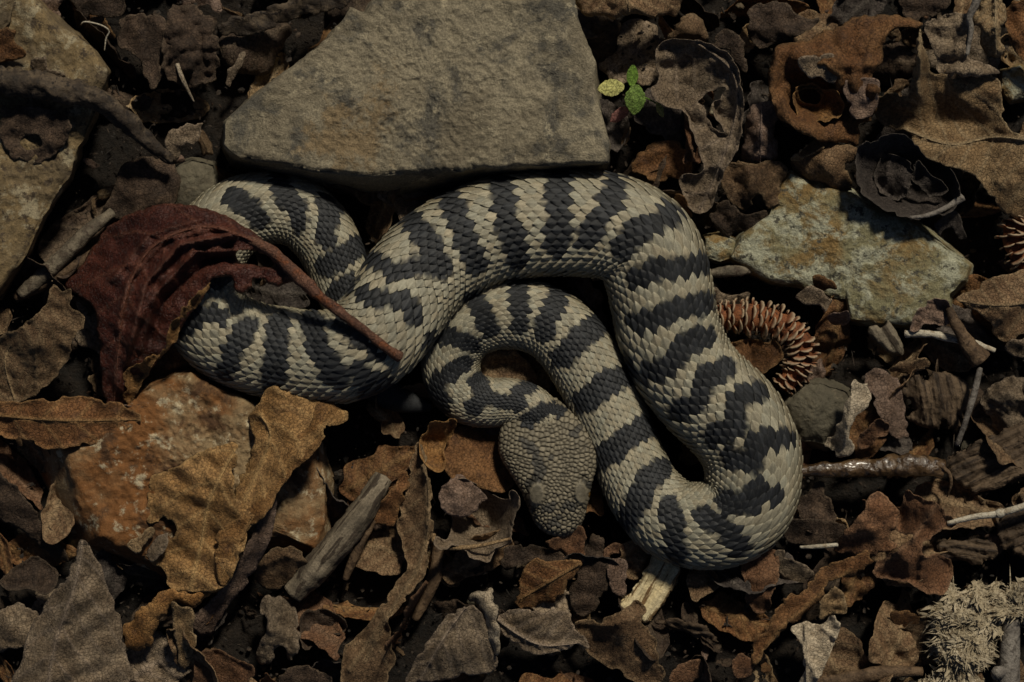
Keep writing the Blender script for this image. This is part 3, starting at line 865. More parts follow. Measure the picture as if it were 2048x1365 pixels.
    for q in range(m):
        Fs.append((int(i[0, q]), int(j[0, q]), nv)); Fs.append((int(i[-1, q]), nv + 1, int(j[-1, q])))
    V = np.vstack(Vs); Cc = np.vstack(Cs)
    mt, tr, N, L, B = nodes_of('snake_skin')
    a = attr(N, 'pig')
    tc = N.new("ShaderNodeTexCoord").outputs["Object"]
    g = noise(N, L, tc, 2600, 3, 0.7); g2 = noise(N, L, tc, 500, 3, 0.6)
    c = mix(N, L, 1.0, a.outputs["Color"], grey(N, L, g, 0.74, 1.25), 'MULTIPLY')
    c = mix(N, L, 1.0, c, grey(N, L, g2, 0.82, 1.16), 'MULTIPLY')
    L.new(c, B.inputs["Base Color"])
    B.inputs["Roughness"].default_value = 0.52
    B.inputs["Specular IOR Level"].default_value = 0.32
    bump(N, L, B, g, 0.5, 0.0004)
    body = mesh_obj('snake', V, Fs, mt, colors=Cc)
    tag(body, "coiled viper with pale grey keeled scales and black crossbars, head resting on leaf litter", "snake")
    # eyes under the brow plates
    me, tr, N, L, B = nodes_of('eye_amber')
    B.inputs["Base Color"].default_value = (0.10, 0.055, 0.015, 1); B.inputs["Roughness"].default_value = 0.08
    for px, py in ((1057, 990), (1174, 988)):
        ph = np.linspace(0, np.pi, 9); la = np.linspace(0, 2 * np.pi, 14, endpoint=False)
        PH, LA = np.meshgrid(ph, la, indexing='ij')
        Ve = np.stack([px + 7 * np.sin(PH) * np.cos(LA), py + 10 * np.sin(PH) * np.sin(LA), 98 + 9 * np.cos(PH)], -1).reshape(-1, 3)
        i = np.arange(9 * 14).reshape(9, 14); j = np.roll(i, -1, 1)
        mesh_obj('eye', Ve, np.stack([i[:-1], i[1:], j[1:], j[:-1]], -1).reshape(-1, 4), me, parent=body)
build_snake()
# ------------------------------------------------------------------ stones
def slab_patch(x, y):
    d = np.hypot((x - 690) / 115, (y - 275) / 95)
    e = np.hypot((x - 770) / 45, (y - 160) / 110)
    return np.clip(1.25 - d, 0, 1) + 0.7 * np.clip(1.1 - e, 0, 1)
rock('flat_stone', 'slab',
     [(442, 300), (446, 245), (515, 182), (596, 124), (636, 94), (686, 37), (699, 14), (726, 26), (746, -5), (785, -90), (1135, -90), (1150, 0), (1166, 60), (1193, 125), (1196, 180), (1208, 240), (1222, 290), (1220, 340), (1100, 352), (960, 366), (850, 392), (792, 406), (700, 394), (600, 374), (510, 352), (460, 330)],
     [(447, 290), (452, 242), (520, 181), (600, 123), (640, 93), (690, 36), (702, 14), (728, 27), (748, -4), (790, -85), (1130, -85), (1147, 0), (1162, 60), (1189, 125), (1192, 180), (1204, 240), (1219, 290), (1214, 326), (1100, 331), (950, 338), (860, 344), (760, 352), (640, 344), (540, 326), (480, 314)],
     164, "large flat grey stone slab with a sandy tan stain, touching the snake's back", rough=8, seed=3, cen=(850, 170), edge=0.04, patch=slab_patch, N=420, rings=90, tilt=(2, 3))
rock('lichen_stone', 'lichen',
     [(1452, 520), (1474, 470), (1532, 430), (1552, 368), (1580, 338), (1622, 358), (1705, 378), (1745, 408), (1795, 424), (1846, 450), (1908, 498), (1950, 530), (1942, 566), (1908, 596), (1906, 645), (1830, 662), (1700, 648), (1684, 606), (1638, 600), (1598, 578), (1540, 572), (1496, 552)],
     [(1462, 515), (1484, 470), (1540, 432), (1562, 372), (1582, 348), (1620, 366), (1700, 386), (1740, 416), (1790, 432), (1840, 456), (1900, 502), (1938, 532), (1932, 560), (1898, 588), (1898, 637), (1830, 652), (1702, 638), (1692, 600), (1640, 592), (1600, 568), (1540, 562), (1502, 543)],
     74, "angular green-yellow lichen stained stone with rusty patches beside the curved cone", rough=7, seed=8, cen=(1690, 510), N=360, rings=60, facet=8)
rock('edge_stone', 'buff',
     [(-90, -70), (60, -20), (128, 40), (198, 96), (224, 142), (212, 195), (198, 235), (168, 292), (148, 362), (98, 432), (68, 505), (4, 600), (-90, 620)],
     [(-80, -60), (60, -8), (118, 48), (186, 102), (213, 142), (202, 190), (187, 232), (157, 290), (137, 360), (87, 430), (57, 500), (-6, 588), (-80, 605)],
     128, "big buff stone with rusty pale edges, half covered by dark crumbs and a stick", rough=10, seed=15, cen=(40, 260), N=300, rings=60, tilt=(10, 0), facet=14)
rock('rusty_stone', 'ochre',
     [(60, 892), (140, 860), (296, 752), (380, 734), (480, 782), (560, 822), (648, 872), (672, 960), (664, 1062), (650, 1116), (560, 1094), (450, 1110), (330, 1162), (230, 1128), (150, 1108), (104, 1010)],
     [(122, 900), (190, 868), (306, 770), (382, 746), (474, 794), (552, 834), (632, 884), (652, 960), (646, 1055), (632, 1100), (560, 1072), (450, 1082), (330, 1138), (250, 1098), (196, 1076), (158, 1000)],
     96, "big rusty orange stone with cream patches lying under curled leaves", rough=11, seed=23, cen=(400, 940), N=340, rings=70, facet=22, tilt=(-4, -4))
rock('pebble', 'olive', [(1558, 800), (1590, 765), (1640, 752), (1700, 775), (1722, 820), (1700, 880), (1650, 905), (1600, 890), (1568, 850)],
     [(1570, 805), (1596, 775), (1640, 763), (1692, 784), (1710, 822), (1690, 870), (1648, 892), (1606, 880), (1578, 846)],
     70, "rounded dull olive pebble between snake and pinkish upright leaf", rough=8, seed=31, N=160, rings=26, bulge=16)
rock('stone', 'olive', [(340, 330), (380, 312), (432, 322), (448, 370), (438, 430), (370, 450), (330, 400)], [(350, 336), (384, 322), (426, 330), (438, 370), (428, 422), (372, 438), (342, 398)],
     66, "small dark brown squarish stone above the oxblood leaf", rough=7, seed=37, N=140, rings=24)
rock('stone', 'lichen', [(1405, 470), (1440, 460), (1476, 478), (1478, 520), (1440, 530), (1405, 520)], [(1410, 475), (1440, 466), (1470, 482), (1472, 515), (1440, 524), (1411, 515)],
     48, "small pale grey-green stone chip wedged beside the snake's flank", rough=5, seed=41, N=110, rings=18)
rock('pebble', 'lichen', [(2000, 140), (2040, 128), (2070, 150), (2072, 200), (2020, 210), (1998, 180)], [(2006, 145), (2040, 135), (2064, 154), (2064, 194), (2022, 202), (2005, 178)],
     40, "small grey-green pebble under the big folded leaf", rough=5, seed=43, N=100, rings=16)
rock('stone', 'buff', [(-60, -60), (10, -60), (34, 0), (28, 50), (0, 80), (-60, 80)], [(-55, -55), (6, -52), (26, 0), (20, 44), (-4, 70), (-55, 72)],
     150, "small yellowish stone on top of the big buff stone", rough=6, seed=47, N=100, rings=16, hbase=60)
rng = np.random.RandomState(77)
for q in range(26):      # small grit between the leaves
    x, y = rng.uniform(-60, 2110), rng.uniform(-60, 1425)
    r = rng.uniform(9, 20); a = np.linspace(0, 2 * np.pi, 9, endpoint=False)
    rr = r * rng.uniform(0.75, 1.15, 9); el = rng.uniform(0.6, 1)
    P = np.stack([x + rr * np.cos(a), y + rr * el * np.sin(a)], -1)
    rock('pebble', ['olive', 'buff', 'slab'][q % 3], P, (P - [x, y]) * 0.86 + [x, y], rng.uniform(16, 40), "tiny rounded pebble scattered in the dark leaf litter", rough=2, seed=200 + q, N=30, rings=8, group="grit in the litter", bulge=r * 0.3)

# ------------------------------------------------------------------ leaves traced one by one
# oxblood leaf arching over the tail coil, with its stalk
ox = sheet('dead_leaf', 'red',
    [(598, 556), (560, 505), (500, 458), (430, 426), (350, 408), (280, 420), (222, 448), (180, 500), (150, 545), (128, 575), (185, 610), (196, 680), (203, 760), (214, 830), (224, 868), (296, 852), (290, 815), (272, 790), (300, 742), (346, 690), (368, 645), (408, 592), (424, 560), (462, 553), (474, 584), (500, 584), (508, 556), (556, 572)],
    [(350, 410, 175), (430, 430, 192), (560, 515, 205), (595, 553, 204), (470, 520, 214), (420, 555, 205), (350, 520, 200), (280, 430, 150), (200, 490, 95), (140, 560, 60), (230, 600, 165), (300, 560, 190), (340, 620, 185), (370, 645, 172), (250, 720, 140), (300, 735, 128), (210, 780, 95), (230, 860, 70), (285, 845, 70), (280, 800, 85)],
    label="glossy oxblood leaf arching over the snake's tail coil, its stalk on the snake", crumple=3, cscale=50, ragged=2.5, seed=5, rim=(-6, 8), exag=1.0, fold=6, bite=3, step=3.5,
    midrib=[(590, 548), (500, 480), (400, 455), (300, 500), (250, 600), (235, 720), (225, 860)], nvein=9, veinamp=4,
    creases=[([(470, 470), (360, 490), (290, 570), (262, 690)], 34, 9, 0.5), ([(440, 455), (330, 480), (255, 565), (235, 660)], 18, 6, 0.3), ([(500, 500), (390, 505), (310, 590), (280, 700)], 20, 6, 0.3), ([(400, 440), (300, 470), (225, 560)], 26, 14, 0.4), ([(520, 520), (420, 520), (330, 600), (300, 680)], -34, 16), ([(300, 600), (255, 690), (235, 780)], 24, 14, 0.3)],
    holes=[[(470, 505), (505, 500), (545, 520), (540, 535), (500, 530), (478, 520)]])
stick('stalk', 'petiole', [(470, 470, 202), (540, 500, 212), (600, 556, 214), (660, 610, 225), (720, 655, 238), (770, 695, 236), (800, 714, 218)], [6, 10, 13, 11, 9.5, 9, 11], parent=ox, n=60, rough=0.22, seed=4)
sheet('leaf_margin', 'orange', [(424, 560), (408, 592), (370, 645), (346, 690), (300, 742), (272, 790), (256, 812), (246, 790), (250, 745), (268, 728), (300, 712), (330, 690), (340, 655), (360, 620), (395, 580)],
    [(424, 560, 212), (370, 645, 184), (300, 740, 140), (260, 805, 100), (250, 745, 138), (340, 655, 196), (395, 580, 210)], parent=ox, crumple=7, cscale=24, ragged=3, seed=6, rim=(8, 10), wavy=8)
sheet('leaf_tip', 'mauve', [(219, 818), (262, 812), (298, 800), (300, 846), (285, 858), (250, 880), (226, 896), (220, 860)], [(219, 820, 92), (298, 805, 92), (260, 840, 74), (226, 892, 62)], parent=ox, crumple=6, cscale=25, seed=7, rim=(14, 12))

L = sheet
L('dead_leaf', 'umber', [(-30, 812), (-25, 690), (60, 640), (95, 600), (104, 556), (122, 582), (146, 580), (140, 612), (171, 636), (152, 682), (122, 740), (72, 790), (20, 810)],
  [(-25, 800, 95), (0, 690, 110), (104, 560, 150), (171, 636, 138), (70, 690, 150), (60, 780, 105), (120, 740, 112)], label="brown dry leaf with notched corner leaning beside the oxblood leaf", seed=11, midrib=[(30, 800), (10, 730), (20, 690)], crumple=8, rim=(10, 14), creases=[([(75, 770), (70, 700), (90, 640)], 12, 8, 0.6)])
L('dead_leaf', 'rust', [(-30, 812), (60, 802), (130, 795), (205, 798), (292, 836), (268, 850), (232, 893), (180, 889), (100, 897), (40, 882), (-30, 862)],
  [(-20, 835, 112), (130, 800, 120), (290, 838, 112), (140, 850, 132), (230, 890, 98), (40, 880, 100)], label="long rusty brown leaf draped across the rusty stone below the oxblood leaf", seed=12, midrib=[(-20, 830), (120, 842), (280, 840)], nvein=5, crumple=6, rim=(6, 12))
# the big folded leaf over the rusty stone
ol = L('dead_leaf', 'golden', [(498, 835), (520, 800), (545, 774), (600, 790), (652, 806), (694, 824), (690, 848), (655, 852), (646, 880), (632, 906), (600, 930), (560, 978), (528, 1032), (490, 1052), (440, 1064), (432, 1034), (462, 1000), (482, 940), (508, 890)],
  [(540, 778, 150), (694, 826, 150), (500, 840, 132), (560, 900, 158), (620, 900, 178), (480, 950, 118), (520, 1020, 166), (435, 1040, 124), (470, 1030, 140)], label="folded orange-brown leaf whose lit margin crosses the rusty stone to the snake", seed=14, crumple=5, ragged=3, cscale=90, fold=9,
  creases=[([(690, 830), (620, 880), (545, 960), (470, 1030)], 10, 14, 0.2)], holes=[[(646, 862), (662, 852), (672, 862), (656, 880)]], midrib=[(520, 830), (540, 880), (490, 1000)], nvein=4)
sheet('leaf_margin', 'orange', [(640, 802), (694, 824), (690, 848), (655, 852), (646, 880), (632, 906), (600, 930), (560, 978), (528, 1032), (490, 1052), (440, 1064), (470, 1036), (520, 985), (560, 930), (590, 880), (620, 850)], [(540, 778, 156), (694, 826, 156), (500, 840, 138), (560, 900, 164), (620, 900, 186), (480, 950, 124), (520, 1020, 174), (435, 1040, 132), (470, 1030, 150)], parent=ol, seed=14, crumple=5, ragged=3, cscale=90, fold=9)  # lit strip of the leaf, its light painted as an orange overlay
L('dead_leaf', 'golden', [(300, 960), (330, 945), (397, 908), (468, 886), (472, 940), (468, 996), (514, 1022), (500, 1062), (480, 1115), (448, 1174), (392, 1182), (344, 1178), (326, 1140), (300, 1122), (306, 1085), (345, 1068), (330, 1036), (296, 1044)],
  [(300, 960, 112), (468, 890, 130), (400, 960, 140), (510, 1026, 160), (470, 1120, 156), (430, 1080, 128), (345, 1175, 122), (310, 1110, 112), (350, 1050, 128), (448, 1170, 142)], label="wide golden-brown leaf with torn hole spread over the rusty stone", seed=15, crumple=5, fold=10, cscale=80, ragged=3, midrib=[(470, 900), (420, 1000), (400, 1100), (380, 1178)], nvein=5, holes=[[(306, 1050), (340, 1040), (352, 1062), (330, 1072)]])
L('dead_leaf', 'orange', [(446, 1172), (420, 1194), (388, 1216), (350, 1206), (330, 1230), (308, 1280), (286, 1303), (244, 1290), (246, 1252), (290, 1206), (326, 1180), (390, 1178)],
  [(446, 1174, 128), (388, 1214, 110), (345, 1200, 118), (290, 1230, 108), (286, 1302, 80), (244, 1290, 74), (250, 1250, 88)], label="small orange leaf tongue hanging below the wide golden-brown leaf", seed=16, crumple=5, rim=(-8, 12))
L('dead_leaf', 'orange', [(512, 1024), (498, 1062), (480, 1112), (450, 1170), (436, 1160), (430, 1090), (440, 1060), (470, 1040)], [(512, 1026, 170), (480, 1112, 160), (448, 1168, 148), (432, 1090, 150)], label="bright orange triangular leaf flap on the wide golden-brown leaf", seed=17, crumple=4, midrib=[(508, 1030), (440, 1160)], nvein=3)
L('dead_leaf', 'mauve', [(552, 1000), (548, 1050), (528, 1110), (492, 1172), (450, 1220), (420, 1275), (388, 1262), (384, 1238), (420, 1200), (462, 1140), (502, 1075), (530, 1015)],
  [(545, 1005, 130), (530, 1080, 122), (470, 1150, 98), (400, 1250, 70), (430, 1240, 62), (500, 1150, 86)], label="narrow purplish rolled leaf running along the wide brown leaf's edge", seed=18, crumple=4, creases=[([(540, 1010), (500, 1100), (400, 1245)], 14, 16)])
L('dead_leaf', 'greybrown', [(164, 1076), (182, 1100), (200, 1132), (220, 1186), (238, 1230), (252, 1300), (250, 1390), (10, 1420), (40, 1330), (62, 1252), (82, 1226), (112, 1178), (142, 1136)],
  [(164, 1078, 138), (215, 1180, 110), (110, 1180, 108), (160, 1200, 136), (60, 1260, 84), (240, 1260, 84), (110, 1330, 104), (30, 1400, 70), (245, 1390, 66)], label="long pointed grey-brown leaf, tip against the rusty stone's foot", seed=19, midrib=[(165, 1082), (150, 1170), (110, 1290), (90, 1410)], nvein=7, crumple=6, creases=[([(165, 1080), (146, 1190), (70, 1390)], 14, 14)])
L('dead_leaf', 'tan', [(342, 1204), (362, 1212), (386, 1222), (393, 1256), (388, 1300), (378, 1332), (360, 1340), (354, 1292), (346, 1250)], [(345, 1206, 118), (390, 1250, 108), (365, 1335, 72)], label="pale tan torn shard hanging by the small orange tongue", seed=20, crumple=7, cscale=22, step=4)
L('leaf_flake', 'tan', [(256, 1086), (298, 1056), (309, 1066), (278, 1107), (262, 1100)], [(256, 1086, 128), (300, 1060, 122), (278, 1105, 118)], label="tiny yellow-tan leaf flake lying on the rusty stone", cat="leaf", seed=21, crumple=3, step=3, ragged=1.5)
L('leaf_flake', 'greybrown', [(318, 1070), (340, 1066), (330, 1100), (306, 1128), (292, 1112)], [(330, 1070, 134), (300, 1120, 120)], label="small grey leaf scrap beside the yellow-tan flake", seed=22, crumple=3, step=3, ragged=1.5)
L('dead_leaf', 'dim', [(-10, 1170), (54, 1119), (84, 1118), (117, 1148), (96, 1188), (60, 1180), (20, 1182)], [(0, 1170, 70), (70, 1120, 74), (110, 1150, 66), (60, 1180, 92)], label="small dark curled leaf beside the long pointed grey-brown leaf", seed=23, rim=(12, 14))
L('dead_leaf', 'greybrown', [(-30, 1230), (20, 1206), (62, 1214), (80, 1236), (56, 1290), (-30, 1300)], [(-20, 1230, 60), (60, 1216, 64), (20, 1250, 76), (0, 1300, 44)], label="dull grey-brown leaf corner touching the long pointed leaf's side", seed=24)
L('dead_leaf', 'dim', [(-30, 930), (20, 955), (70, 1020), (120, 1080), (140, 1120), (90, 1110), (30, 1060), (-30, 1010)], [(-20, 940, 60), (60, 1020, 66), (135, 1118, 40), (-20, 1005, 44)], label="dark narrow leaf in the shade left of the rusty stone's flank", seed=25)
L('dead_leaf', 'redbrown', [(388, 1322), (430, 1296), (470, 1316), (506, 1330), (508, 1352), (490, 1400), (400, 1400)], [(390, 1325, 62), (440, 1300, 76), (505, 1338, 88), (450, 1390, 60)], label="reddish brown leaf with an upturned corner below the purplish rolled leaf", seed=26, rim=(10, 12))
L('dead_leaf', 'greybrown', [(526, 1195), (560, 1192), (590, 1220), (596, 1262), (600, 1280), (586, 1330), (560, 1300), (540, 1330), (512, 1320), (530, 1260), (520, 1220)], [(540, 1200, 78), (590, 1230, 66), (560, 1260, 92), (586, 1325, 60), (520, 1318, 58)], label="crumpled ash grey leaf near the foot of the grey stick", seed=27, crumple=15, cscale=24, step=4)
L('dead_leaf', 'dim', [(600, 1230), (640, 1216), (690, 1240), (684, 1270), (640, 1262), (630, 1300), (600, 1290)], [(600, 1230, 60), (690, 1250, 66), (640, 1260, 44), (610, 1290, 60)], label="dark curled leaf next to the crumpled ash grey leaf", seed=28, crumple=10, rim=(14, 12))
L('dead_leaf', 'umber', [(526, 1112), (562, 1090), (600, 1100), (617, 1122), (590, 1150), (554, 1182), (512, 1162)], [(526, 1112, 92), (600, 1102, 96), (617, 1122, 90), (555, 1180, 52), (515, 1160, 58)], label="brown folded leaf tucked under the rusty stone's cream corner", seed=29, creases=[([(525, 1130), (570, 1112), (612, 1122)], 12, 9)])
L('dead_leaf', 'dim', [(556, 1350), (590, 1332), (640, 1336), (665, 1365), (660, 1420), (560, 1420)], [(560, 1355, 56), (620, 1335, 70), (660, 1400, 50)], label="dark rounded leaf below the dark curled leaf", seed=30)
L('dead_leaf', 'umber', [(836, 883), (858, 945), (868, 1020), (863, 1090), (851, 1150), (826, 1180), (800, 1215), (776, 1250), (790, 1308), (782, 1345), (745, 1420), (690, 1420), (684, 1312), (720, 1268), (748, 1232), (790, 1170), (815, 1130), (800, 1080), (796, 1040), (812, 960)],
  [(838, 890, 92), (866, 1020, 100), (800, 1050, 78), (850, 1150, 96), (815, 1130, 84), (770, 1240, 92), (740, 1240, 78), (690, 1320, 70), (785, 1320, 64), (730, 1400, 60)], label="long narrow brown leaf stretching down past the curled bowl leaf", seed=31, midrib=[(842, 890), (858, 1000), (846, 1110), (790, 1210), (730, 1320)], nvein=9, crumple=7, creases=[([(850, 930), (858, 1040), (838, 1140), (760, 1250), (700, 1340)], 16, 8, 0.8)], rim=(8, 8))
L('dead_leaf', 'redbrown', [(852, 1162), (866, 1180), (836, 1222), (812, 1262), (790, 1300), (766, 1300), (790, 1262), (810, 1220)], [(855, 1165, 86), (810, 1240, 70), (775, 1298, 60)], label="thin reddish leaf strip beneath the long narrow brown leaf", seed=32, crumple=4)
L('dead_leaf', 'rust', [(737, 1032), (772, 990), (796, 945), (824, 944), (812, 994), (798, 1020), (790, 1053), (745, 1045)], [(740, 1036, 76), (824, 946, 92), (790, 1050, 70), (790, 990, 98)], label="small rusty leaf piece bridging the grey stick and long narrow leaf", seed=33, crumple=6)
# bowl-shaped curled leaf and neighbours
bw = L('dead_leaf', 'greybrown', [(894, 975), (930, 958), (980, 985), (1012, 992), (1024, 980), (1040, 996), (1034, 1048), (1024, 1084), (990, 1102), (978, 1124), (950, 1120), (915, 1098), (880, 1100), (866, 1082), (868, 1068), (892, 1080), (904, 1040)],
  [(894, 978, 102), (930, 960, 96), (980, 990, 60), (1024, 982, 108), (1038, 1010, 116), (1030, 1060, 110), (978, 1120, 92), (920, 1096, 104), (868, 1074, 116), (950, 1030, 34), (990, 1040, 44), (925, 1040, 40), (1010, 1030, 82)], label="curled bowl-shaped grey-brown leaf beside the snake's snout", seed=35, crumple=4, step=4, rim=(14, 9), ragged=1.5)
stick('leaf_stalk', 'tan', [(867, 1068, 118), (872, 1088, 120), (910, 1096, 116), (960, 1092, 118), (1020, 1078, 122)], [5, 6, 5, 4, 3], parent=bw, nseg=8)
L('dead_leaf', 'mauve', [(877, 1003), (884, 970), (908, 950), (931, 957), (958, 978), (975, 1000), (950, 1024), (922, 1037), (890, 1024)], [(880, 1000, 132), (910, 955, 126), (960, 985, 104), (920, 1000, 134), (925, 1034, 112)], label="mauve torn leaf flap standing over the curled bowl-shaped leaf", seed=36, crumple=7, cscale=25, step=4)
L('dead_leaf', 'orange', [(840, 900), (848, 850), (872, 838), (902, 836), (916, 846), (904, 870), (890, 900), (888, 940), (866, 942), (846, 925)], [(842, 900, 98), (860, 845, 102), (912, 845, 92), (876, 880, 76), (870, 938, 102)], label="small bright orange curled leaf just under the snake's neck", seed=37, crumple=10, cscale=20, step=4, rim=(18, 10))
L('dead_leaf', 'rust', [(880, 880), (930, 850), (985, 860), (1010, 900), (1030, 960), (1010, 985), (960, 975), (905, 960), (886, 930)], [(880, 890, 62), (960, 860, 50), (1030, 960, 52), (940, 920, 74), (900, 960, 84)], label="brown wrinkled leaf partly beneath the snake's head", seed=38, crumple=11, cscale=26)
L('dead_leaf', 'greybrown', [(880, 1248), (905, 1222), (946, 1212), (970, 1240), (990, 1290), (998, 1328), (984, 1345), (940, 1352), (894, 1358), (818, 1372), (816, 1344), (836, 1312), (864, 1272)], [(880, 1250, 96), (940, 1216, 104), (995, 1325, 70), (820, 1350, 58), (900, 1300, 96), (900, 1355, 62)], label="ribbed fan of grey-brown leaf with strong pale ribs", seed=39, midrib=[(930, 1215), (885, 1280), (840, 1360)], nvein=4, veinamp=8, crumple=4, quilt=8)
L('dead_leaf', 'pale', [(938, 1194), (985, 1176), (996, 1230), (1000, 1296), (986, 1314), (966, 1278), (964, 1232)], [(940, 1195, 104), (985, 1178, 120), (985, 1240, 132), (965, 1250, 104), (985, 1312, 98)], label="pale cream rolled leaf standing on the ribbed fan leaf", seed=40, crumple=5, cscale=24, step=4, rim=(-12, 14))
L('dead_leaf', 'rust', [(1164, 1126), (1130, 1118), (1086, 1116), (1050, 1131), (1040, 1160), (1026, 1202), (1055, 1222), (1082, 1212), (1110, 1210), (1128, 1186), (1142, 1160)], [(1160, 1126, 96), (1050, 1134, 84), (1030, 1200, 58), (1055, 1220, 54), (1110, 1208, 66), (1090, 1160, 92)], label="smooth rusty triangular leaf below the snake's snout", seed=41, crumple=4, midrib=[(1160, 1128), (1040, 1200)], nvein=4)
L('dead_leaf', 'redbrown', [(1090, 1082), (1130, 1068), (1162, 1052), (1174, 1090), (1170, 1118), (1152, 1130), (1128, 1110), (1104, 1100)], [(1095, 1082, 80), (1162, 1056, 92), (1168, 1116, 74), (1110, 1105, 66)], label="reddish brown leaf directly touching the snake's snout", seed=42, crumple=7)
L('dead_leaf', 'dim', [(1000, 1108), (1040, 1090), (1100, 1098), (1150, 1124), (1100, 1130), (1050, 1128), (1010, 1140)], [(1000, 1110, 60), (1100, 1100, 60), (1150, 1125, 64), (1040, 1136, 46)], label="dark thin leaf between the snout and rusty triangular leaf", seed=43, creases=[([(1020, 1135), (1080, 1120), (1155, 1128)], 14, 6)])
L('dead_leaf', 'greybrown', [(990, 1240), (1020, 1222), (1066, 1216), (1100, 1224), (1142, 1226), (1160, 1260), (1178, 1294), (1150, 1296), (1110, 1304), (1068, 1310), (1030, 1290), (1000, 1262)], [(995, 1242, 82), (1066, 1220, 92), (1142, 1228, 84), (1176, 1292, 70), (1070, 1308, 70), (1080, 1260, 80)], label="grey-brown veined leaf with curved midrib below the rusty triangular leaf", seed=44, midrib=[(995, 1240), (1040, 1272), (1090, 1292), (1160, 1286)], nvein=5, veinamp=6, quilt=9, crumple=4)
L('dead_leaf', 'umber', [(1148, 1246), (1200, 1240), (1250, 1216), (1274, 1198), (1294, 1216), (1290, 1246), (1302, 1254), (1318, 1296), (1326, 1358), (1288, 1370), (1230, 1340), (1190, 1322), (1164, 1290)], [(1150, 1248, 62), (1270, 1202, 98), (1294, 1240, 92), (1200, 1270, 72), (1318, 1300, 86), (1290, 1366, 60), (1195, 1320, 60), (1250, 1250, 112)], label="dark brown squarish leaf overlapping the pale split wood chip", seed=45, crumple=7, creases=[([(1150, 1246), (1220, 1252), (1290, 1228)], 16, 10)], rim=(6, 8))
L('dead_leaf', 'redbrown', [(1340, 1352), (1356, 1334), (1398, 1318), (1408, 1344), (1380, 1372), (1345, 1380)], [(1342, 1352, 64), (1400, 1322, 70), (1370, 1375, 50)], label="small reddish leaf scrap right below the fuzzy husk", seed=46, crumple=6, step=4)
L('dead_leaf', 'redbrown', [(1462, 1326), (1486, 1304), (1512, 1326), (1500, 1352), (1474, 1356)], [(1462, 1328, 66), (1490, 1308, 74), (1500, 1350, 54)], label="small reddish round leaf scrap at the lower tip of the serrated leaf", seed=47, crumple=7, step=4)
L('dead_leaf', 'redbrown', [(1484, 1124), (1526, 1112), (1556, 1100), (1562, 1160), (1548, 1196), (1536, 1222), (1496, 1218), (1490, 1170)], [(1486, 1126, 62), (1556, 1104, 56), (1525, 1160, 84), (1536, 1220, 46), (1496, 1216, 50)], label="reddish brown leaf tucked under the snake's lowest bend", seed=48, crumple=8, rim=(8, 10))
L('dead_leaf', 'umber', [(1374, 1148), (1430, 1138), (1440, 1170), (1420, 1190), (1392, 1204), (1376, 1180)], [(1376, 1150, 54), (1432, 1142, 52), (1395, 1200, 66)], label="small brown leaf beside the pale split wood chip under the snake", seed=49, crumple=6)
L('dead_leaf', 'mauve', [(1216, 1122), (1250, 1120), (1254, 1170), (1248, 1194), (1218, 1182)], [(1218, 1124, 72), (1252, 1124, 66), (1246, 1190, 58), (1220, 1180, 64)], label="mauve notched leaf between rusty triangular leaf and split wood chip", seed=50, crumple=5, step=4, ragged=4)
L('dead_leaf', 'dim', [(1150, 1140), (1180, 1075), (1206, 1070), (1216, 1120), (1214, 1180), (1190, 1220), (1150, 1230), (1140, 1190)], [(1150, 1140, 52), (1200, 1075, 66), (1210, 1180, 54), (1150, 1225, 48), (1175, 1150, 70)], label="dark leaf in the gap right of the rusty triangular leaf", seed=51, crumple=8)
L('dead_leaf', 'redbrown', [(1212, 1092), (1232, 1084), (1256, 1096), (1246, 1108), (1222, 1112), (1212, 1130), (1206, 1110)], [(1212, 1096, 72), (1250, 1098, 66), (1212, 1126, 60)], label="tiny red-pink leaf scrap beside the snake's coil and snout", seed=52, crumple=6, step=3)
# right-hand leaves
L('dead_leaf', 'redbrown', [(1755, 984), (1772, 996), (1791, 1004), (1797, 1040), (1784, 1080), (1804, 1098), (1758, 1114), (1678, 1106), (1672, 1088), (1706, 1042), (1734, 1004)], [(1755, 986, 128), (1790, 1006, 118), (1740, 1050, 122), (1676, 1096, 72), (1800, 1096, 92), (1740, 1110, 84)], label="upright reddish leaf lobe below the wet brown stick", seed=61, crumple=7, ragged=3)
L('dead_leaf', 'redbrown', [(1806, 992), (1822, 984), (1852, 1002), (1872, 1008), (1914, 1049), (1872, 1066), (1848, 1102), (1890, 1110), (1906, 1148), (1886, 1190), (1834, 1180), (1796, 1164), (1736, 1150), (1770, 1110), (1824, 1078), (1792, 1066)], [(1810, 992, 108), (1870, 1010, 142), (1912, 1050, 96), (1848, 1050, 132), (1900, 1140, 76), (1886, 1188, 92), (1800, 1160, 92), (1738, 1150, 74), (1810, 1110, 128), (1795, 1066, 92)], label="large fuzzy reddish brown lobed leaf touching the white stalk", seed=62, crumple=7, ragged=3, creases=[([(1872, 1010), (1826, 1080), (1740, 1148)], 22, 10, 0.7), ([(1850, 1100), (1835, 1178)], 12, 8)], rim=(8, 8))
L('dead_leaf', 'rust', [(1738, 1102), (1700, 1112), (1670, 1119), (1646, 1132), (1612, 1166), (1556, 1210), (1534, 1250), (1510, 1286), (1506, 1335), (1530, 1308), (1568, 1262), (1628, 1214), (1670, 1164), (1708, 1150), (1740, 1128)], [(1738, 1104, 100), (1646, 1134, 92), (1556, 1212, 96), (1508, 1330, 60), (1600, 1230, 72), (1706, 1150, 80)], label="long serrated rusty leaf curving down from the lobed leaf", seed=63, crumple=8, ragged=6, creases=[([(1700, 1140), (1640, 1190), (1560, 1258), (1510, 1328)], 16, 8, 0.8)])
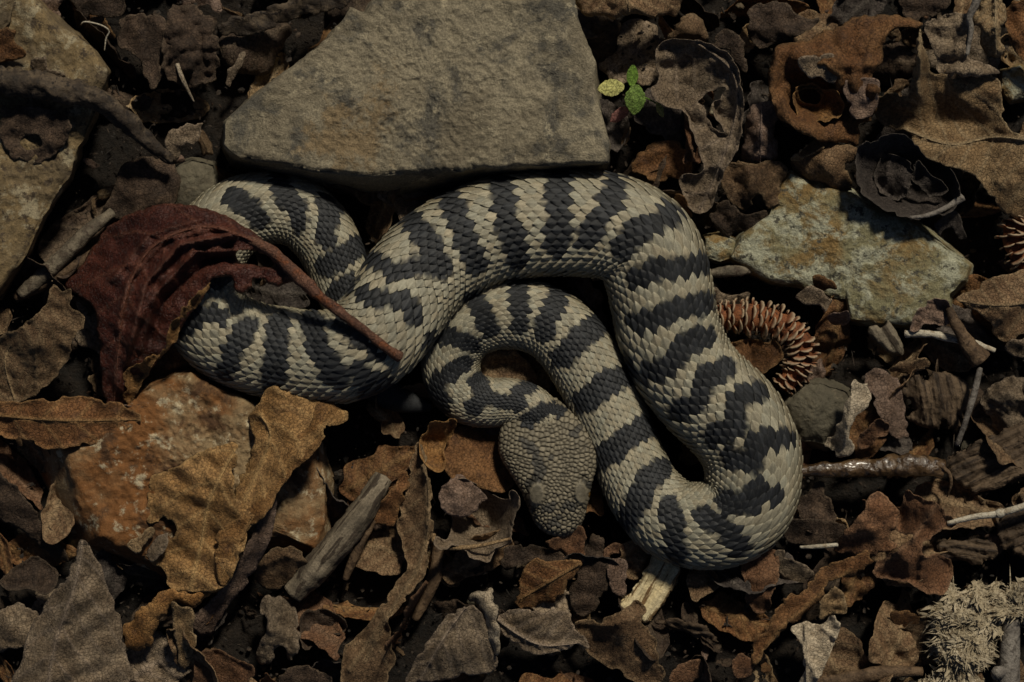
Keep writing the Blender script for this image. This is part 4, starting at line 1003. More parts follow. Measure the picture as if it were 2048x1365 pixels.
L('dead_leaf', 'pale', [(1584, 1256), (1612, 1244), (1642, 1252), (1662, 1232), (1686, 1246), (1678, 1284), (1664, 1300), (1644, 1358), (1640, 1420), (1594, 1420), (1604, 1330), (1608, 1300), (1592, 1276)], [(1586, 1256, 80), (1640, 1252, 72), (1680, 1244, 104), (1672, 1290, 92), (1620, 1320, 84), (1620, 1400, 60)], label="pale cream leaf with folded upper corner below the serrated rusty leaf", seed=64, crumple=6, creases=[([(1612, 1260), (1606, 1310), (1640, 1360)], 14, 7, 0.8), ([(1645, 1255), (1675, 1280)], 12, 6, 0.6)], midrib=[(1610, 1250), (1615, 1410)])
L('dead_leaf', 'tan', [(1640, 1200), (1664, 1170), (1690, 1190), (1690, 1232), (1660, 1232), (1640, 1240)], [(1645, 1210, 64), (1680, 1180, 70), (1670, 1235, 44)], label="hollow tan leaf scrap above the pale cream folded leaf", seed=65, crumple=9, cscale=20, step=4)
L('dead_leaf', 'rust', [(1780, 1228), (1810, 1222), (1842, 1232), (1836, 1275), (1800, 1268)], [(1784, 1230, 60), (1840, 1234, 66), (1815, 1270, 40)], label="small rusty leaf next to the pale fibrous wood lump", seed=66, crumple=5)
L('dead_leaf', 'greybrown', [(1548, 1112), (1562, 1098), (1590, 1120), (1628, 1145), (1600, 1170), (1566, 1158)], [(1550, 1112, 60), (1590, 1120, 76), (1620, 1148, 66), (1570, 1158, 50)], label="grey-brown leaf pair corner between snake and long serrated leaf", seed=67, crumple=7)
L('dead_leaf', 'dim', [(1600, 1000), (1624, 965), (1650, 970), (1668, 1020), (1676, 1060), (1640, 1070), (1596, 1050)], [(1605, 1000, 46), (1640, 968, 60), (1670, 1050, 50), (1600, 1050, 56)], label="dark leaf by the snake's outer bend under the wet stick", seed=68, crumple=8)
L('dead_leaf', 'dim', [(1560, 1045), (1620, 1040), (1690, 1052), (1672, 1088), (1600, 1090), (1560, 1075)], [(1565, 1050, 58), (1680, 1056, 64), (1610, 1088, 46)], label="dark flat leaf between the snake's bend and upright reddish lobe", seed=69, crumple=6)
L('dead_leaf', 'pale', [(1708, 756), (1722, 766), (1738, 768), (1742, 790), (1728, 820), (1708, 840), (1706, 900), (1690, 915), (1672, 912), (1650, 888), (1678, 840), (1694, 790), (1704, 770)], [(1712, 760, 138), (1740, 785, 128), (1700, 840, 132), (1652, 888, 90), (1690, 912, 98), (1672, 850, 116)], label="pinkish pale upright leaf strip standing against the olive pebble", seed=70, crumple=6, step=4, ragged=3, creases=[([(1705, 775), (1700, 830), (1685, 905)], 12, 7, 0.5)])
L('dead_leaf', 'redbrown', [(1718, 876), (1738, 852), (1762, 838), (1779, 848), (1775, 868), (1756, 874), (1744, 890), (1722, 900)], [(1720, 878, 92), (1775, 846, 98), (1735, 895, 76)], label="small reddish leaf curl right of the pinkish upright strip", seed=71, crumple=7, cscale=20, step=4, rim=(10, 8))
L('dead_leaf', 'mauve', [(1728, 760), (1752, 735), (1790, 750), (1806, 800), (1820, 870), (1790, 880), (1760, 835), (1742, 800)], [(1730, 760, 84), (1790, 755, 74), (1815, 868, 50), (1760, 820, 86)], label="drab mauve leaf behind the pinkish upright strip", seed=72, crumple=9)
L('dead_leaf', 'umber', [(1912, 602), (1940, 580), (1976, 558), (2020, 548), (2090, 540), (2090, 664), (2046, 668), (2012, 684), (1984, 666), (1962, 630)], [(1915, 604, 92), (1976, 560, 104), (2080, 545, 96), (2000, 610, 116), (2012, 682, 80), (2085, 660, 84)], label="broad brown leaf overlapping the lichen stone's corner", seed=73, crumple=8, midrib=[(2085, 600), (2000, 612), (1915, 602)], nvein=5)
L('dead_leaf', 'mauve', [(1832, 622), (1850, 605), (1872, 597), (1898, 606), (1904, 646), (1850, 656), (1824, 662)], [(1834, 624, 96), (1872, 600, 106), (1900, 640, 92), (1830, 660, 86)], label="small pinkish leaf lying on the lichen stone's lower edge", seed=74, crumple=6, rim=(8, 8))
L('dead_leaf', 'greybrown', [(1590, 594), (1622, 572), (1660, 592), (1666, 600), (1648, 626), (1630, 612), (1612, 610)], [(1592, 596, 88), (1622, 574, 96), (1648, 624, 84)], label="small grey leaf scrap leaning on the lichen stone above the cone", seed=75, crumple=5, step=4)
L('dead_leaf', 'mauve', [(1650, 632), (1690, 622), (1702, 640), (1694, 654), (1664, 650)], [(1652, 634, 76), (1700, 640, 84), (1690, 652, 66)], label="small purple leaf scrap below the lichen stone", seed=76, crumple=5, step=4)
L('bark_flake', 'rust', [(1624, 552), (1662, 556), (1674, 578), (1640, 582), (1622, 570)], [(1626, 554, 102), (1672, 576, 92), (1625, 570, 90)], label="dark reddish bark flake lying on the lichen stone", cat="bark", seed=77, crumple=4, step=4, th=3)
L('dead_leaf', 'rust', [(1458, 692), (1496, 676), (1530, 682), (1544, 674), (1566, 712), (1542, 738), (1510, 752), (1490, 730)], [(1462, 694, 76), (1540, 678, 66), (1564, 712, 74), (1510, 750, 64), (1500, 705, 60)], label="brown notched leaf between the snake and the curved cone", seed=78, crumple=9, rim=(8, 10), creases=[([(1500, 680), (1502, 740)], -14, 6)])
L('dead_leaf', 'greybrown', [(1962, 800), (1984, 770), (2020, 756), (2080, 762), (2080, 890), (2014, 884), (1986, 858)], [(1965, 802, 70), (2020, 760, 84), (2075, 880, 66), (2010, 820, 92), (1990, 855, 60)], label="crumpled grey leaf beside the thin grey twig", seed=79, crumple=16, cscale=28)
L('dead_leaf', 'greybrown', [(2008, 694), (2030, 674), (2080, 676), (2080, 714), (2030, 712)], [(2010, 695, 76), (2060, 678, 82), (2060, 712, 70)], label="small pale grey leaf below the broad brown leaf", seed=80, crumple=5)
L('dead_leaf', 'umber', [(1774, 742), (1810, 722), (1852, 716), (1862, 734), (1830, 742), (1822, 756), (1800, 744)], [(1776, 742, 78), (1856, 720, 86), (1820, 754, 66)], label="brown leaf arch left of the reddish splinter", seed=81, crumple=6)
# top right
L('dead_leaf', 'rust', [(1537, 150), (1544, 110), (1560, 92), (1610, 80), (1640, 66), (1668, 56), (1714, 34), (1788, 29), (1842, 42), (1838, 58), (1794, 62), (1768, 86), (1764, 128), (1748, 157), (1762, 167), (1754, 214), (1740, 244), (1718, 248), (1714, 292), (1688, 284), (1634, 281), (1584, 254), (1550, 222)],
  [(1540, 150, 158), (1560, 95, 150), (1640, 70, 140), (1715, 40, 132), (1836, 46, 142), (1770, 60, 150), (1700, 110, 158), (1660, 130, 172), (1600, 120, 160), (1580, 170, 120), (1620, 195, 62), (1660, 200, 86), (1690, 170, 150), (1752, 200, 140), (1735, 242, 112), (1600, 235, 142), (1660, 262, 124), (1710, 288, 92), (1555, 215, 150), (1640, 240, 118)],
  label="large curled rust and tan leaf with a hollow orange centre", seed=82, crumple=8, fold=13, cscale=40, ragged=3, bite=3, exag=1.1, rim=(-10, 10), creases=[([(1560, 190), (1580, 240), (1640, 262)], 16, 10), ([(1610, 130), (1650, 128), (1680, 150), (1672, 180)], 18, 7, 0.6)])
L('dead_leaf', 'orange', [(1586, 205), (1592, 176), (1620, 166), (1648, 176), (1676, 184), (1690, 214), (1676, 238), (1640, 250), (1604, 238)], [(1588, 205, 126), (1620, 168, 128), (1660, 182, 122), (1688, 214, 118), (1640, 248, 112), (1630, 210, 92)], label="bright orange inner curl sitting in the large rust leaf", seed=83, crumple=7, cscale=22, step=4, rim=(14, 9), holes=[[(1598, 182), (1622, 176), (1640, 190), (1634, 208), (1606, 204)]])
L('dead_leaf', 'greybrown', [(1596, 120), (1628, 112), (1670, 108), (1680, 140), (1664, 172), (1640, 160), (1612, 152)], [(1598, 122, 184), (1672, 110, 182), (1664, 170, 160), (1620, 150, 172)], label="grey-tan torn scrap on the large rust leaf's rim", seed=84, crumple=5, step=4)
L('dead_leaf', 'mauve', [(1690, 160), (1746, 158), (1760, 170), (1754, 214), (1738, 242), (1712, 238), (1696, 210)], [(1692, 162, 160), (1758, 172, 156), (1738, 240, 128), (1705, 220, 142)], label="mauve-grey flap on the large rust leaf's side", seed=85, crumple=5)
fl = L('dead_leaf', 'tan', [(1757, 192), (1800, 186), (1818, 186), (1826, 120), (1834, 58), (1848, 56), (1856, 110), (1870, 142), (1920, 150), (1992, 155), (2006, 210), (2024, 262), (2090, 292), (2090, 450), (2020, 432), (1980, 395), (1950, 352), (1900, 334), (1850, 314), (1812, 272), (1757, 242)],
  [(1760, 195, 92), (1820, 190, 118), (1830, 120, 160), (1840, 60, 172), (1850, 110, 160), (1870, 150, 116), (1990, 160, 112), (1930, 200, 110), (1880, 240, 66), (1960, 260, 72), (2020, 262, 118), (1900, 300, 112), (2080, 300, 118), (2040, 360, 122), (1950, 340, 102), (1850, 305, 92), (2080, 440, 78), (1780, 235, 76)],
  label="big folded tan leaf with diagonal veins and a tall pinched ridge", seed=86, crumple=5, cscale=55, ragged=2, midrib=[(2080, 285), (1990, 275), (1900, 290), (1815, 262)], nvein=6, veinamp=5, creases=[([(1840, 58), (1838, 130), (1836, 190)], 34, 9, 0.8)], quilt=4)
L('dead_leaf', 'tan', [(1936, 36), (1958, 10), (1972, -30), (2002, -30), (2013, 32), (2008, 70), (2006, 106), (1982, 118), (1964, 96), (1954, 60)], [(1940, 36, 150), (1990, -20, 160), (2010, 40, 150), (1980, 60, 172), (2004, 104, 132), (1984, 116, 126)], label="golden crinkled leaf above the big folded tan leaf", seed=87, crumple=6, wavy=10, midrib=[(1990, -20), (1992, 110)], nvein=9, veinamp=6, rim=(-10, 10))
gl = L('dead_leaf', 'greybrown', [(1846, 46), (1880, 34), (1932, 26), (1940, 60), (1934, 112), (1970, 128), (2002, 148), (1960, 152), (1888, 150), (1866, 120), (1856, 80)], [(1848, 50, 138), (1930, 30, 132), (1900, 90, 124), (1934, 110, 150), (2000, 146, 128), (1890, 148, 122)], label="grey crumpled leaf between the pinched ridge and golden crinkled leaf", seed=88, crumple=13, cscale=30)
stick('leaf_stalk', 'grey_twig', [(1960, -20, 168), (1950, 10, 166), (1938, 36, 160), (1942, 60, 152), (1934, 110, 150)], [9, 8, 7, 5, 4], parent=gl, nseg=9)
bk = L('dead_leaf', 'black', [(1714, 302), (1730, 285), (1754, 276), (1800, 269), (1834, 288), (1854, 316), (1894, 330), (1918, 366), (1918, 400), (1894, 430), (1834, 440), (1784, 428), (1732, 394), (1712, 358)],
  [(1716, 305, 122), (1754, 278, 128), (1800, 271, 120), (1834, 290, 108), (1856, 318, 84), (1894, 332, 96), (1916, 380, 112), (1892, 428, 108), (1834, 438, 110), (1784, 426, 112), (1732, 392, 112), (1714, 355, 116), (1790, 345, 62), (1820, 380, 48), (1870, 380, 60), (1770, 385, 56), (1800, 310, 92)],
  label="blackened curled leaf like a rolled bowl above the lichen stone", seed=89, crumple=7, cscale=34, rim=(16, 10), ragged=1.5)
stick('leaf_stalk', 'grey_twig', [(1820, 436, 122), (1860, 430, 124), (1900, 412, 122), (1926, 394, 122)], [4, 5, 6, 9], parent=bk, nseg=9)
L('dead_leaf', 'black', [(1750, 340), (1772, 312), (1816, 322), (1832, 366), (1806, 402), (1778, 396), (1752, 378)], [(1755, 344, 84), (1812, 330, 92), (1780, 396, 62), (1790, 355, 88)], label="charred crumpled wad inside the blackened bowl leaf", seed=90, crumple=6, cscale=34, step=3, exag=0.8, fold=12, rim=(12, 8))
L('dead_leaf', 'black', [(1824, 330), (1840, 324), (1862, 350), (1880, 362), (1898, 382), (1868, 398), (1850, 392), (1826, 360)], [(1826, 332, 96), (1860, 350, 110), (1896, 382, 102), (1850, 390, 82)], label="charred torn shard inside the blackened bowl leaf's open side", seed=91, crumple=5, cscale=34, step=3, exag=0.8, fold=11, rim=(8, 8))
L('dead_leaf', 'black', [(1868, 452), (1886, 432), (1910, 424), (1930, 450), (1940, 480), (1914, 486), (1904, 460), (1880, 472)], [(1870, 452, 84), (1908, 426, 92), (1936, 480, 62)], label="small blackened strip hanging off the blackened bowl leaf", seed=92, crumple=7, step=4)
L('dead_leaf', 'umber', [(1582, 318), (1610, 294), (1640, 282), (1714, 296), (1706, 324), (1690, 330), (1700, 356), (1706, 386), (1660, 378), (1620, 362), (1590, 346)], [(1584, 320, 78), (1640, 285, 92), (1712, 298, 96), (1650, 330, 110), (1705, 384, 60), (1595, 346, 64)], label="olive-brown leaf overhanging the lichen stone below the large rust leaf", seed=93, crumple=7, rim=(-10, 14))
L('dead_leaf', 'tan', [(1580, 318), (1612, 288), (1618, 292), (1596, 314), (1640, 296), (1652, 290), (1640, 304), (1600, 322)], [(1582, 318, 102), (1614, 290, 116), (1648, 292, 112)], label="thin pale forked leaf rib beside the large rust leaf", seed=94, crumple=2, step=3, ragged=1)
cl = L('dead_leaf', 'greybrown', [(1314, 98), (1337, 81), (1391, 79), (1451, 103), (1474, 133), (1482, 167), (1488, 207), (1485, 260), (1468, 310), (1446, 347), (1432, 383), (1422, 418), (1394, 428), (1371, 402), (1360, 368), (1368, 347), (1402, 345), (1398, 308), (1384, 262), (1368, 228), (1334, 214), (1306, 200), (1300, 180), (1316, 160), (1312, 128)],
  [(1316, 100, 128), (1391, 82, 142), (1451, 106, 150), (1482, 170, 158), (1486, 230, 150), (1465, 310, 138), (1430, 385, 112), (1394, 425, 92), (1365, 368, 98), (1400, 330, 112), (1384, 262, 122), (1335, 212, 122), (1303, 185, 128), (1380, 150, 108), (1420, 150, 122), (1440, 240, 110), (1420, 300, 132), (1340, 140, 106)],
  label="tall grey-brown curled leaf with torn holes beside the green seedling", seed=95, crumple=6, cscale=34, ragged=2, bite=2, exag=1.1, rim=(12, 9), holes=[[(1396, 202), (1422, 182), (1449, 176), (1440, 196), (1422, 212), (1434, 242), (1452, 268), (1430, 260), (1412, 234), (1408, 214)]], midrib=[(1390, 84), (1462, 140), (1474, 220), (1440, 330), (1400, 420)], nvein=8, veinamp=4)
L('dead_leaf', 'greybrown', [(1366, 222), (1390, 206), (1408, 216), (1416, 250), (1412, 280), (1396, 290), (1384, 262)], [(1368, 222, 120), (1402, 212, 134), (1400, 288, 108)], label="small rolled inner lobe within the tall grey-brown curled leaf", seed=96, crumple=6, step=4, rim=(-12, 10))
L('dead_leaf', 'umber', [(1146, -40), (1150, 4), (1158, 20), (1174, 33), (1206, 34), (1242, 38), (1268, 27), (1300, 33), (1324, 42), (1334, 28), (1352, 33), (1364, 4), (1370, -40)], [(1150, -20, 120), (1174, 30, 118), (1242, 36, 128), (1268, 10, 142), (1324, 38, 122), (1360, -20, 126), (1250, -30, 130)], label="brown scalloped leaf edge beside the top corner of the slab", seed=97, crumple=8, rim=(-10, 12), midrib=[(1250, -40), (1260, 30)], nvein=3)
L('dead_leaf', 'umber', [(1334, 82), (1346, 48), (1366, 30), (1388, 27), (1408, 48), (1414, 82), (1380, 84)], [(1336, 80, 102), (1386, 30, 112), (1412, 80, 102), (1370, 56, 124)], label="brown hooded leaf behind the tall grey-brown curled leaf", seed=98, crumple=6, rim=(-14, 16))
L('dead_leaf', 'dim', [(1424, 92), (1450, 56), (1486, 80), (1496, 140), (1480, 140), (1452, 104)], [(1428, 92, 92), (1450, 58, 100), (1490, 130, 92)], label="dark leaf tip above the tall curled leaf's shoulder", seed=99, crumple=6)
L('dead_leaf', 'mauve', [(1490, 262), (1500, 216), (1526, 204), (1552, 210), (1556, 268), (1552, 318), (1524, 322), (1496, 336), (1484, 310)], [(1492, 262, 88), (1526, 206, 102), (1554, 266, 92), (1520, 270, 112), (1500, 334, 72)], label="dull mauve leaf between the tall curled leaf and large rust leaf", seed=100, crumple=9, rim=(-8, 14), midrib=[(1524, 206), (1520, 330)], nvein=5)
L('dead_leaf', 'umber', [(1440, 356), (1470, 322), (1500, 330), (1540, 322), (1572, 340), (1556, 372), (1572, 400), (1540, 420), (1520, 392), (1490, 420), (1462, 402)], [(1442, 358, 74), (1500, 332, 86), (1570, 342, 76), (1540, 418, 62), (1490, 418, 66), (1510, 370, 92)], label="brown torn leaf under the dull mauve leaf, near the lichen stone", seed=101, crumple=11, cscale=28)
L('dead_leaf', 'dim', [(1420, 430), (1456, 400), (1490, 430), (1530, 420), (1540, 450), (1500, 470), (1450, 470)], [(1424, 430, 60), (1490, 432, 72), (1536, 448, 60), (1460, 468, 56)], label="dark torn leaf between the snake's flank and the lichen stone", seed=102, crumple=9)
L('dead_leaf', 'rust', [(1264, 322), (1298, 290), (1340, 282), (1372, 292), (1392, 318), (1380, 352), (1330, 362), (1276, 350)], [(1266, 324, 48), (1340, 285, 56), (1390, 318, 76), (1330, 358, 52)], label="shaded rusty leaf deep between slab corner and snake", seed=103, crumple=8)
L('dead_leaf', 'rust', [(1344, 396), (1362, 388), (1382, 412), (1384, 436), (1366, 424)], [(1346, 397, 92), (1382, 412, 98), (1366, 424, 84)], label="tiny red-brown scrap between the tall curled leaf and snake", seed=104, crumple=4, step=3)
L('dead_leaf', 'dim', [(1500, 20), (1560, 0), (1600, 30), (1640, 40), (1600, 70), (1550, 88), (1520, 100), (1496, 70)], [(1502, 22, 80), (1600, 30, 90), (1520, 98, 72), (1580, 60, 98)], label="dark grey leaf behind the large rust leaf's upper rim", seed=105, crumple=8)
L('dead_leaf', 'dim', [(1790, -30), (1880, -30), (1900, 10), (1850, 40), (1800, 26)], [(1795, -20, 120), (1890, 0, 128), (1850, 36, 120)], label="dark brown leaf above the large rust leaf's tip", seed=106, crumple=7)
L('dead_leaf', 'rust', [(2010, 20), (2050, -10), (2090, 10), (2090, 130), (2040, 120), (2016, 60)], [(2012, 22, 110), (2080, 10, 116), (2060, 120, 96)], label="shaded rusty leaf beyond the golden crinkled leaf", seed=107, crumple=8)
# top left
L('dead_leaf', 'rust', [(-30, 60), (10, 52), (32, 62), (26, 84), (50, 100), (46, 118), (10, 124), (-30, 126)], [(-20, 70, 162), (30, 66, 170), (46, 110, 158), (0, 120, 150)], label="orange-red leaf scrap lying on the big buff stone", seed=121, crumple=6, step=4)
L('bark_flake', 'greybrown', [(62, 122), (92, 110), (96, 140), (130, 150), (110, 166), (70, 146)], [(64, 124, 150), (94, 112, 160), (125, 155, 150)], label="small pale torn flake beside the orange-red scrap", cat="leaf", seed=122, crumple=5, step=4)
L('dead_leaf', 'greybrown', [(330, 275), (345, 255), (372, 246), (410, 242), (400, 270), (384, 304), (370, 290), (352, 318), (336, 300)], [(332, 276, 92), (408, 244, 98), (384, 300, 82), (350, 314, 78)], label="pale grey ragged scrap at the broken end of the thick stick", seed=123, crumple=7, step=4, ragged=4)
L('dead_leaf', 'dim', [(245, 330), (300, 312), (350, 330), (362, 380), (330, 430), (270, 440), (200, 430), (230, 380)], [(248, 332, 56), (350, 332, 66), (330, 428, 60), (210, 428, 50), (290, 370, 84)], label="large shaded brown leaf above the oxblood leaf's ridge", seed=124, crumple=8)
L('bark_piece', 'dim', [(236, 40), (270, 28), (330, 36), (326, 110), (318, 166), (296, 176), (280, 120), (240, 96)], [(240, 42, 92), (328, 40, 104), (310, 170, 96), (250, 95, 84)], label="dark flat bark strip beside the crumbly bark chunk", cat="bark", seed=125, crumple=6, th=6)
L('bark_piece', 'dim', [(334, 20), (380, 14), (420, 30), (434, 80), (438, 150), (410, 172), (360, 172), (330, 150), (326, 80)], [(336, 22, 92), (420, 32, 86), (436, 150, 84), (335, 150, 102), (380, 90, 118)], label="dark crumbly bark chunk in front of the slab's pointed side", cat="bark", seed=126, crumple=15, cscale=26, th=6, ragged=4)
L('bark_piece', 'bark', [(440, 44), (520, 20), (640, -30), (700, -30), (690, 14), (600, 36), (520, 66), (450, 72)], [(444, 46, 92), (660, -25, 100), (690, 10, 96), (450, 70, 80)], label="long dark wood slab leaning behind the grey stone slab", cat="bark", seed=127, crumple=9, th=8)
L('bark_flake', 'greybrown', [(452, 168), (456, 138), (474, 112), (490, 104), (486, 128), (468, 160), (460, 178)], [(456, 170, 66), (474, 114, 72), (488, 106, 70)], label="narrow grey flake in the dark gap beside the slab", cat="bark", seed=128, crumple=4, step=4, th=3)
L('dead_leaf', 'dim', [(120, -30), (220, -30), (250, 20), (200, 40), (150, 20)], [(125, -20, 70), (220, -20, 66), (200, 38, 60)], label="dark leaf at the top of the big buff stone", seed=129, crumple=8)
L('dead_leaf', 'dim', [(0, 220), (50, 212), (120, 226), (150, 250), (120, 300), (60, 330), (10, 300)], [(5, 225, 150), (60, 215, 158), (140, 250, 160), (60, 328, 140)], label="dark crusty leaf remains stuck on the big buff stone", seed=130, crumple=9, holes=[[(40, 280), (70, 270), (84, 290), (56, 300)]])

# ------------------------------------------------------------------ sticks, stalks, chips
stick('stick', 'bark', [(-60, 160, 176), (40, 165, 182), (130, 182, 186), (200, 202, 178), (260, 250, 150), (310, 296, 128), (342, 322, 112)], [29, 28, 27, 23, 21, 18, 10], label="thick dark broken stick lying across the big buff stone", rough=0.22, seed=2, nseg=28, n=110, grooves=18)
stick('grey_run', 'wood', [(585, 1190, 62), (640, 1130, 76), (700, 1058, 88), (740, 1000, 90), (768, 955, 84)], [22, 30, 30, 27, 20], label="weathered grey stick between the rusty stone and long narrow leaf", rough=0.10, seed=8, nseg=22, n=60, grooves=20)
stick('stick', 'wood', [(40, 590, 54), (110, 530, 62), (170, 470, 68), (226, 424, 62)], [13, 17, 16, 10], label="grey-olive split stick beside the big buff stone", rough=0.12, seed=9, nseg=14, n=40, grooves=12)
stick('stick', 'brownwood', [(30, 596, 44), (100, 560, 50), (190, 508, 56), (250, 470, 50)], [10, 14, 13, 8], label="brown split stick alongside the grey-olive split stick", rough=0.14, seed=10, nseg=12, n=36, grooves=10)
wt = stick('stick', 'wet', [(1585, 944, 78), (1660, 939, 82), (1760, 936, 82), (1840, 931, 86), (1888, 940, 82)], [10, 14, 18, 25, 17], label="wet glossy brown stick touching the snake's outer bend", rough=0.20, seed=11, nseg=28, n=100, grooves=14)
stick('splinter', 'brownwood', [(1872, 928, 100), (1896, 944, 98), (1902, 968, 88), (1894, 994, 70)], [4, 4.5, 3.5, 1.5], parent=wt, nseg=8, n=16, rough=0.15)
ws = stick('stalk', 'stalk', [(1895, 1047, 112), (1950, 1034, 116), (2000, 1027, 120), (2090, 1000, 124)], [5, 6.5, 7, 7.5], label="slender white grass stalk running from the lobed reddish leaf", cat="stalk", rough=0.05, seed=12, nseg=10)
stick('node', 'stalk', [(1992, 1029, 120), (2000, 1027, 120), (2008, 1024, 120)], [7, 10, 7.5], parent=ws, nseg=10, n=6)
stick('stalk', 'stalk', [(1810, 668, 76), (1860, 668, 80), (1906, 678, 80), (1950, 688, 76), (1990, 702, 70)], [7, 8, 7, 8, 5], label="short white mouldy stalk under the reddish splinter", cat="stalk", rough=0.2, seed=13, nseg=10)
stick('splinter', 'brownwood', [(1898, 616, 104), (1912, 650, 102), (1934, 686, 98), (1962, 722, 88)], [7, 13, 17, 22], label="reddish brown wood splinter crossing the white mouldy stalk", cat="wood", rough=0.14, seed=14, nseg=14, grooves=12)
stick('twig', 'grey_twig', [(1960, 736, 92), (1950, 780, 96), (1932, 840, 92), (1914, 890, 70)], [6, 7, 6, 6], label="thin straight grey twig beside the crumpled grey leaf", rough=0.08, seed=15, nseg=9)
st = stick('twig', 'grey_twig', [(2022, 1240, 70), (2020, 1300, 74), (2018, 1360, 74), (2016, 1440, 70)], [18, 21, 22, 22], label="smooth grey twig stub with a knot beside the pale fibrous lump", rough=0.05, seed=16, nseg=18)
stick('knot', 'grey_twig', [(2006, 1342, 84), (1996, 1346, 96), (1988, 1350, 104)], [12, 14, 11], parent=st, nseg=12, n=8, rough=0.15)
stick('stick', 'brownwood', [(1600, 1372, 50), (1700, 1358, 58), (1780, 1345, 62), (1845, 1344, 56)], [10, 14, 16, 10], label="brown cracked stick below the pale cream folded leaf", rough=0.14, seed=17, nseg=14, n=40, grooves=12)
stick('stick', 'wood', [(1395, 548, 52), (1440, 545, 58), (1500, 540, 60), (1524, 536, 54)], [5, 12, 11, 4], label="short dark splinter between the snake and the lichen stone", rough=0.16, seed=18, nseg=12, grooves=10)
stick('thorn', 'pale', [(354, 128, 112), (368, 165, 116), (388, 204, 100)], [5, 4.5, 1.5], label="thin pale thorn lying on the dark crumbly bark", cat="thorn", seed=19, nseg=8)
stick('fibre', 'stalk', [(162, 50, 96), (170, 44, 104), (200, 50, 106), (218, 62, 100), (212, 78, 92), (209, 102, 84)], [1.6, 1.6, 1.6, 1.6, 1.6, 1.2], label="curled white root hair beside the big buff stone", cat="fibre", seed=20, nseg=6, rough=0)
stick('stick', 'brownwood', [(880, 1060, 40), (870, 1150, 46), (830, 1240, 40)], [10, 14, 9], label="dark stick in the shade right of the long narrow leaf", rough=0.1, seed=21)
stick('stick', 'brownwood', [(690, 1160, 60), (718, 1090, 70), (745, 1040, 66)], [6, 12, 10], label="short brown stick under the small rusty bridging leaf", rough=0.12, seed=22, grooves=8)
stick('stalk', 'stalk', [(1600, 1095, 66), (1632, 1094, 70), (1676, 1090, 72)], [3, 5, 4], label="short pale stalk between the snake's bend and the upright lobe", cat="stalk", seed=23, nseg=8)

def plank(name, mat, outline, hp, label, cat, ridges, seed, amp=5, thick=26, parent=None, bite=6):
    """a thick splintered piece of wood: grooved top along the given direction"""
    V, F, vein, d = sheet_data(outline, hp, step=2.6, crumple=1.2, cscale=40, ragged=2.5, seed=seed, rim=(-7, 8), wavy=0, bite=bite, fold=0.5)
    dx, dy = ridges
    n = math.hypot(dx, dy); dx, dy = dx / n, dy / n
    acr, alo = -V[:, 0] * dy + V[:, 1] * dx, V[:, 0] * dx + V[:, 1] * dy
    acr = acr + 7 * fbm(V[:, 0] / 60, V[:, 1] / 60, 2, seed + 1, 2)
    V[:, 2] += amp * (fbm(acr / 15.0, alo / 190, 0, seed, 4, 0.7)) * 1.3 + amp * 0.9 * fbm(V[:, 0] / 30, V[:, 1] / 30, 0, seed + 2, 4, 0.65)
    o = mesh_obj(name, V, F, wood_mat(mat + '_grain', *WOODC[mat], rot=math.atan2(-dy, dx)), parent, attrs={'vein': vein})
    m = o.modifiers.new("thickness", 'SOLIDIFY'); m.thickness = thick * K; m.offset = -1; m.use_rim = True
    if parent is None:
        tag(o, label, cat)
    return o
WOODC = {'chip': ((0.60, 0.48, 0.26), (0.72, 0.61, 0.38), (0.16, 0.09, 0.035)), 'rot': ((0.070, 0.046, 0.027), (0.135, 0.092, 0.055), (0.028, 0.018, 0.011)), 'wood': ((0.10, 0.080, 0.056), (0.20, 0.165, 0.115), (0.06, 0.045, 0.030))}
plank('wood_chip', 'chip', [(1314, 1100), (1338, 1110), (1362, 1124), (1356, 1164), (1338, 1192), (1318, 1218), (1293, 1246), (1268, 1232), (1238, 1214), (1262, 1184), (1290, 1142)],
      [(1312, 1110, 62), (1358, 1134, 62), (1292, 1240, 58), (1240, 1212, 66)], "pale yellow split wood chip sticking out from under the snake", "wood", (-60, 100), 131, amp=5, bite=1.5)
plank('wood_piece', 'rot', [(1896, 925), (1940, 890), (1990, 868), (2090, 838), (2090, 930), (2030, 960), (1990, 978), (1930, 985), (1905, 960)],
      [(1900, 925, 76), (2080, 845, 92), (2080, 925, 88), (1935, 980, 70)], "ridged rotten brown wood piece behind the wet stick", "wood", (100, -48), 132, amp=9)
plank('wood_piece', 'rot', [(1996, 1050), (2020, 1020), (2090, 985), (2090, 1120), (2040, 1110), (2000, 1090)],
      [(2000, 1050, 80), (2080, 990, 88), (2080, 1110, 80)], "crumbly rotten wood block below the white grass stalk", "wood", (100, -40), 133, amp=12)
plank('wood_piece', 'rot', [(1875, 1090), (1910, 1080), (1985, 1084), (1990, 1120), (1940, 1130), (1890, 1112)],
      [(1880, 1092, 72), (1985, 1090, 78), (1940, 1128, 66)], "mossy brown wood fragment behind the lobed leaf's corner", "wood", (100, 10), 134, amp=9)
plank('wood_chip', 'wood', [(1736, 658), (1762, 650), (1784, 648), (1806, 708), (1780, 706), (1752, 692)], [(1738, 660, 82), (1782, 650, 86), (1804, 706, 72)], "grey pointed wood chip below the lichen stone", "wood", (40, 60), 135, amp=4, thick=8)
plank('wood_piece', 'rot', [(1790, 760), (1850, 742), (1930, 760), (1940, 830), (1900, 860), (1830, 850), (1796, 810)], [(1795, 762, 52), (1925, 765, 60), (1900, 855, 50), (1830, 845, 46), (1860, 800, 72)], "dark crumbled wood left of the thin grey twig", "wood", (20, 100), 136, amp=7, bite=20)
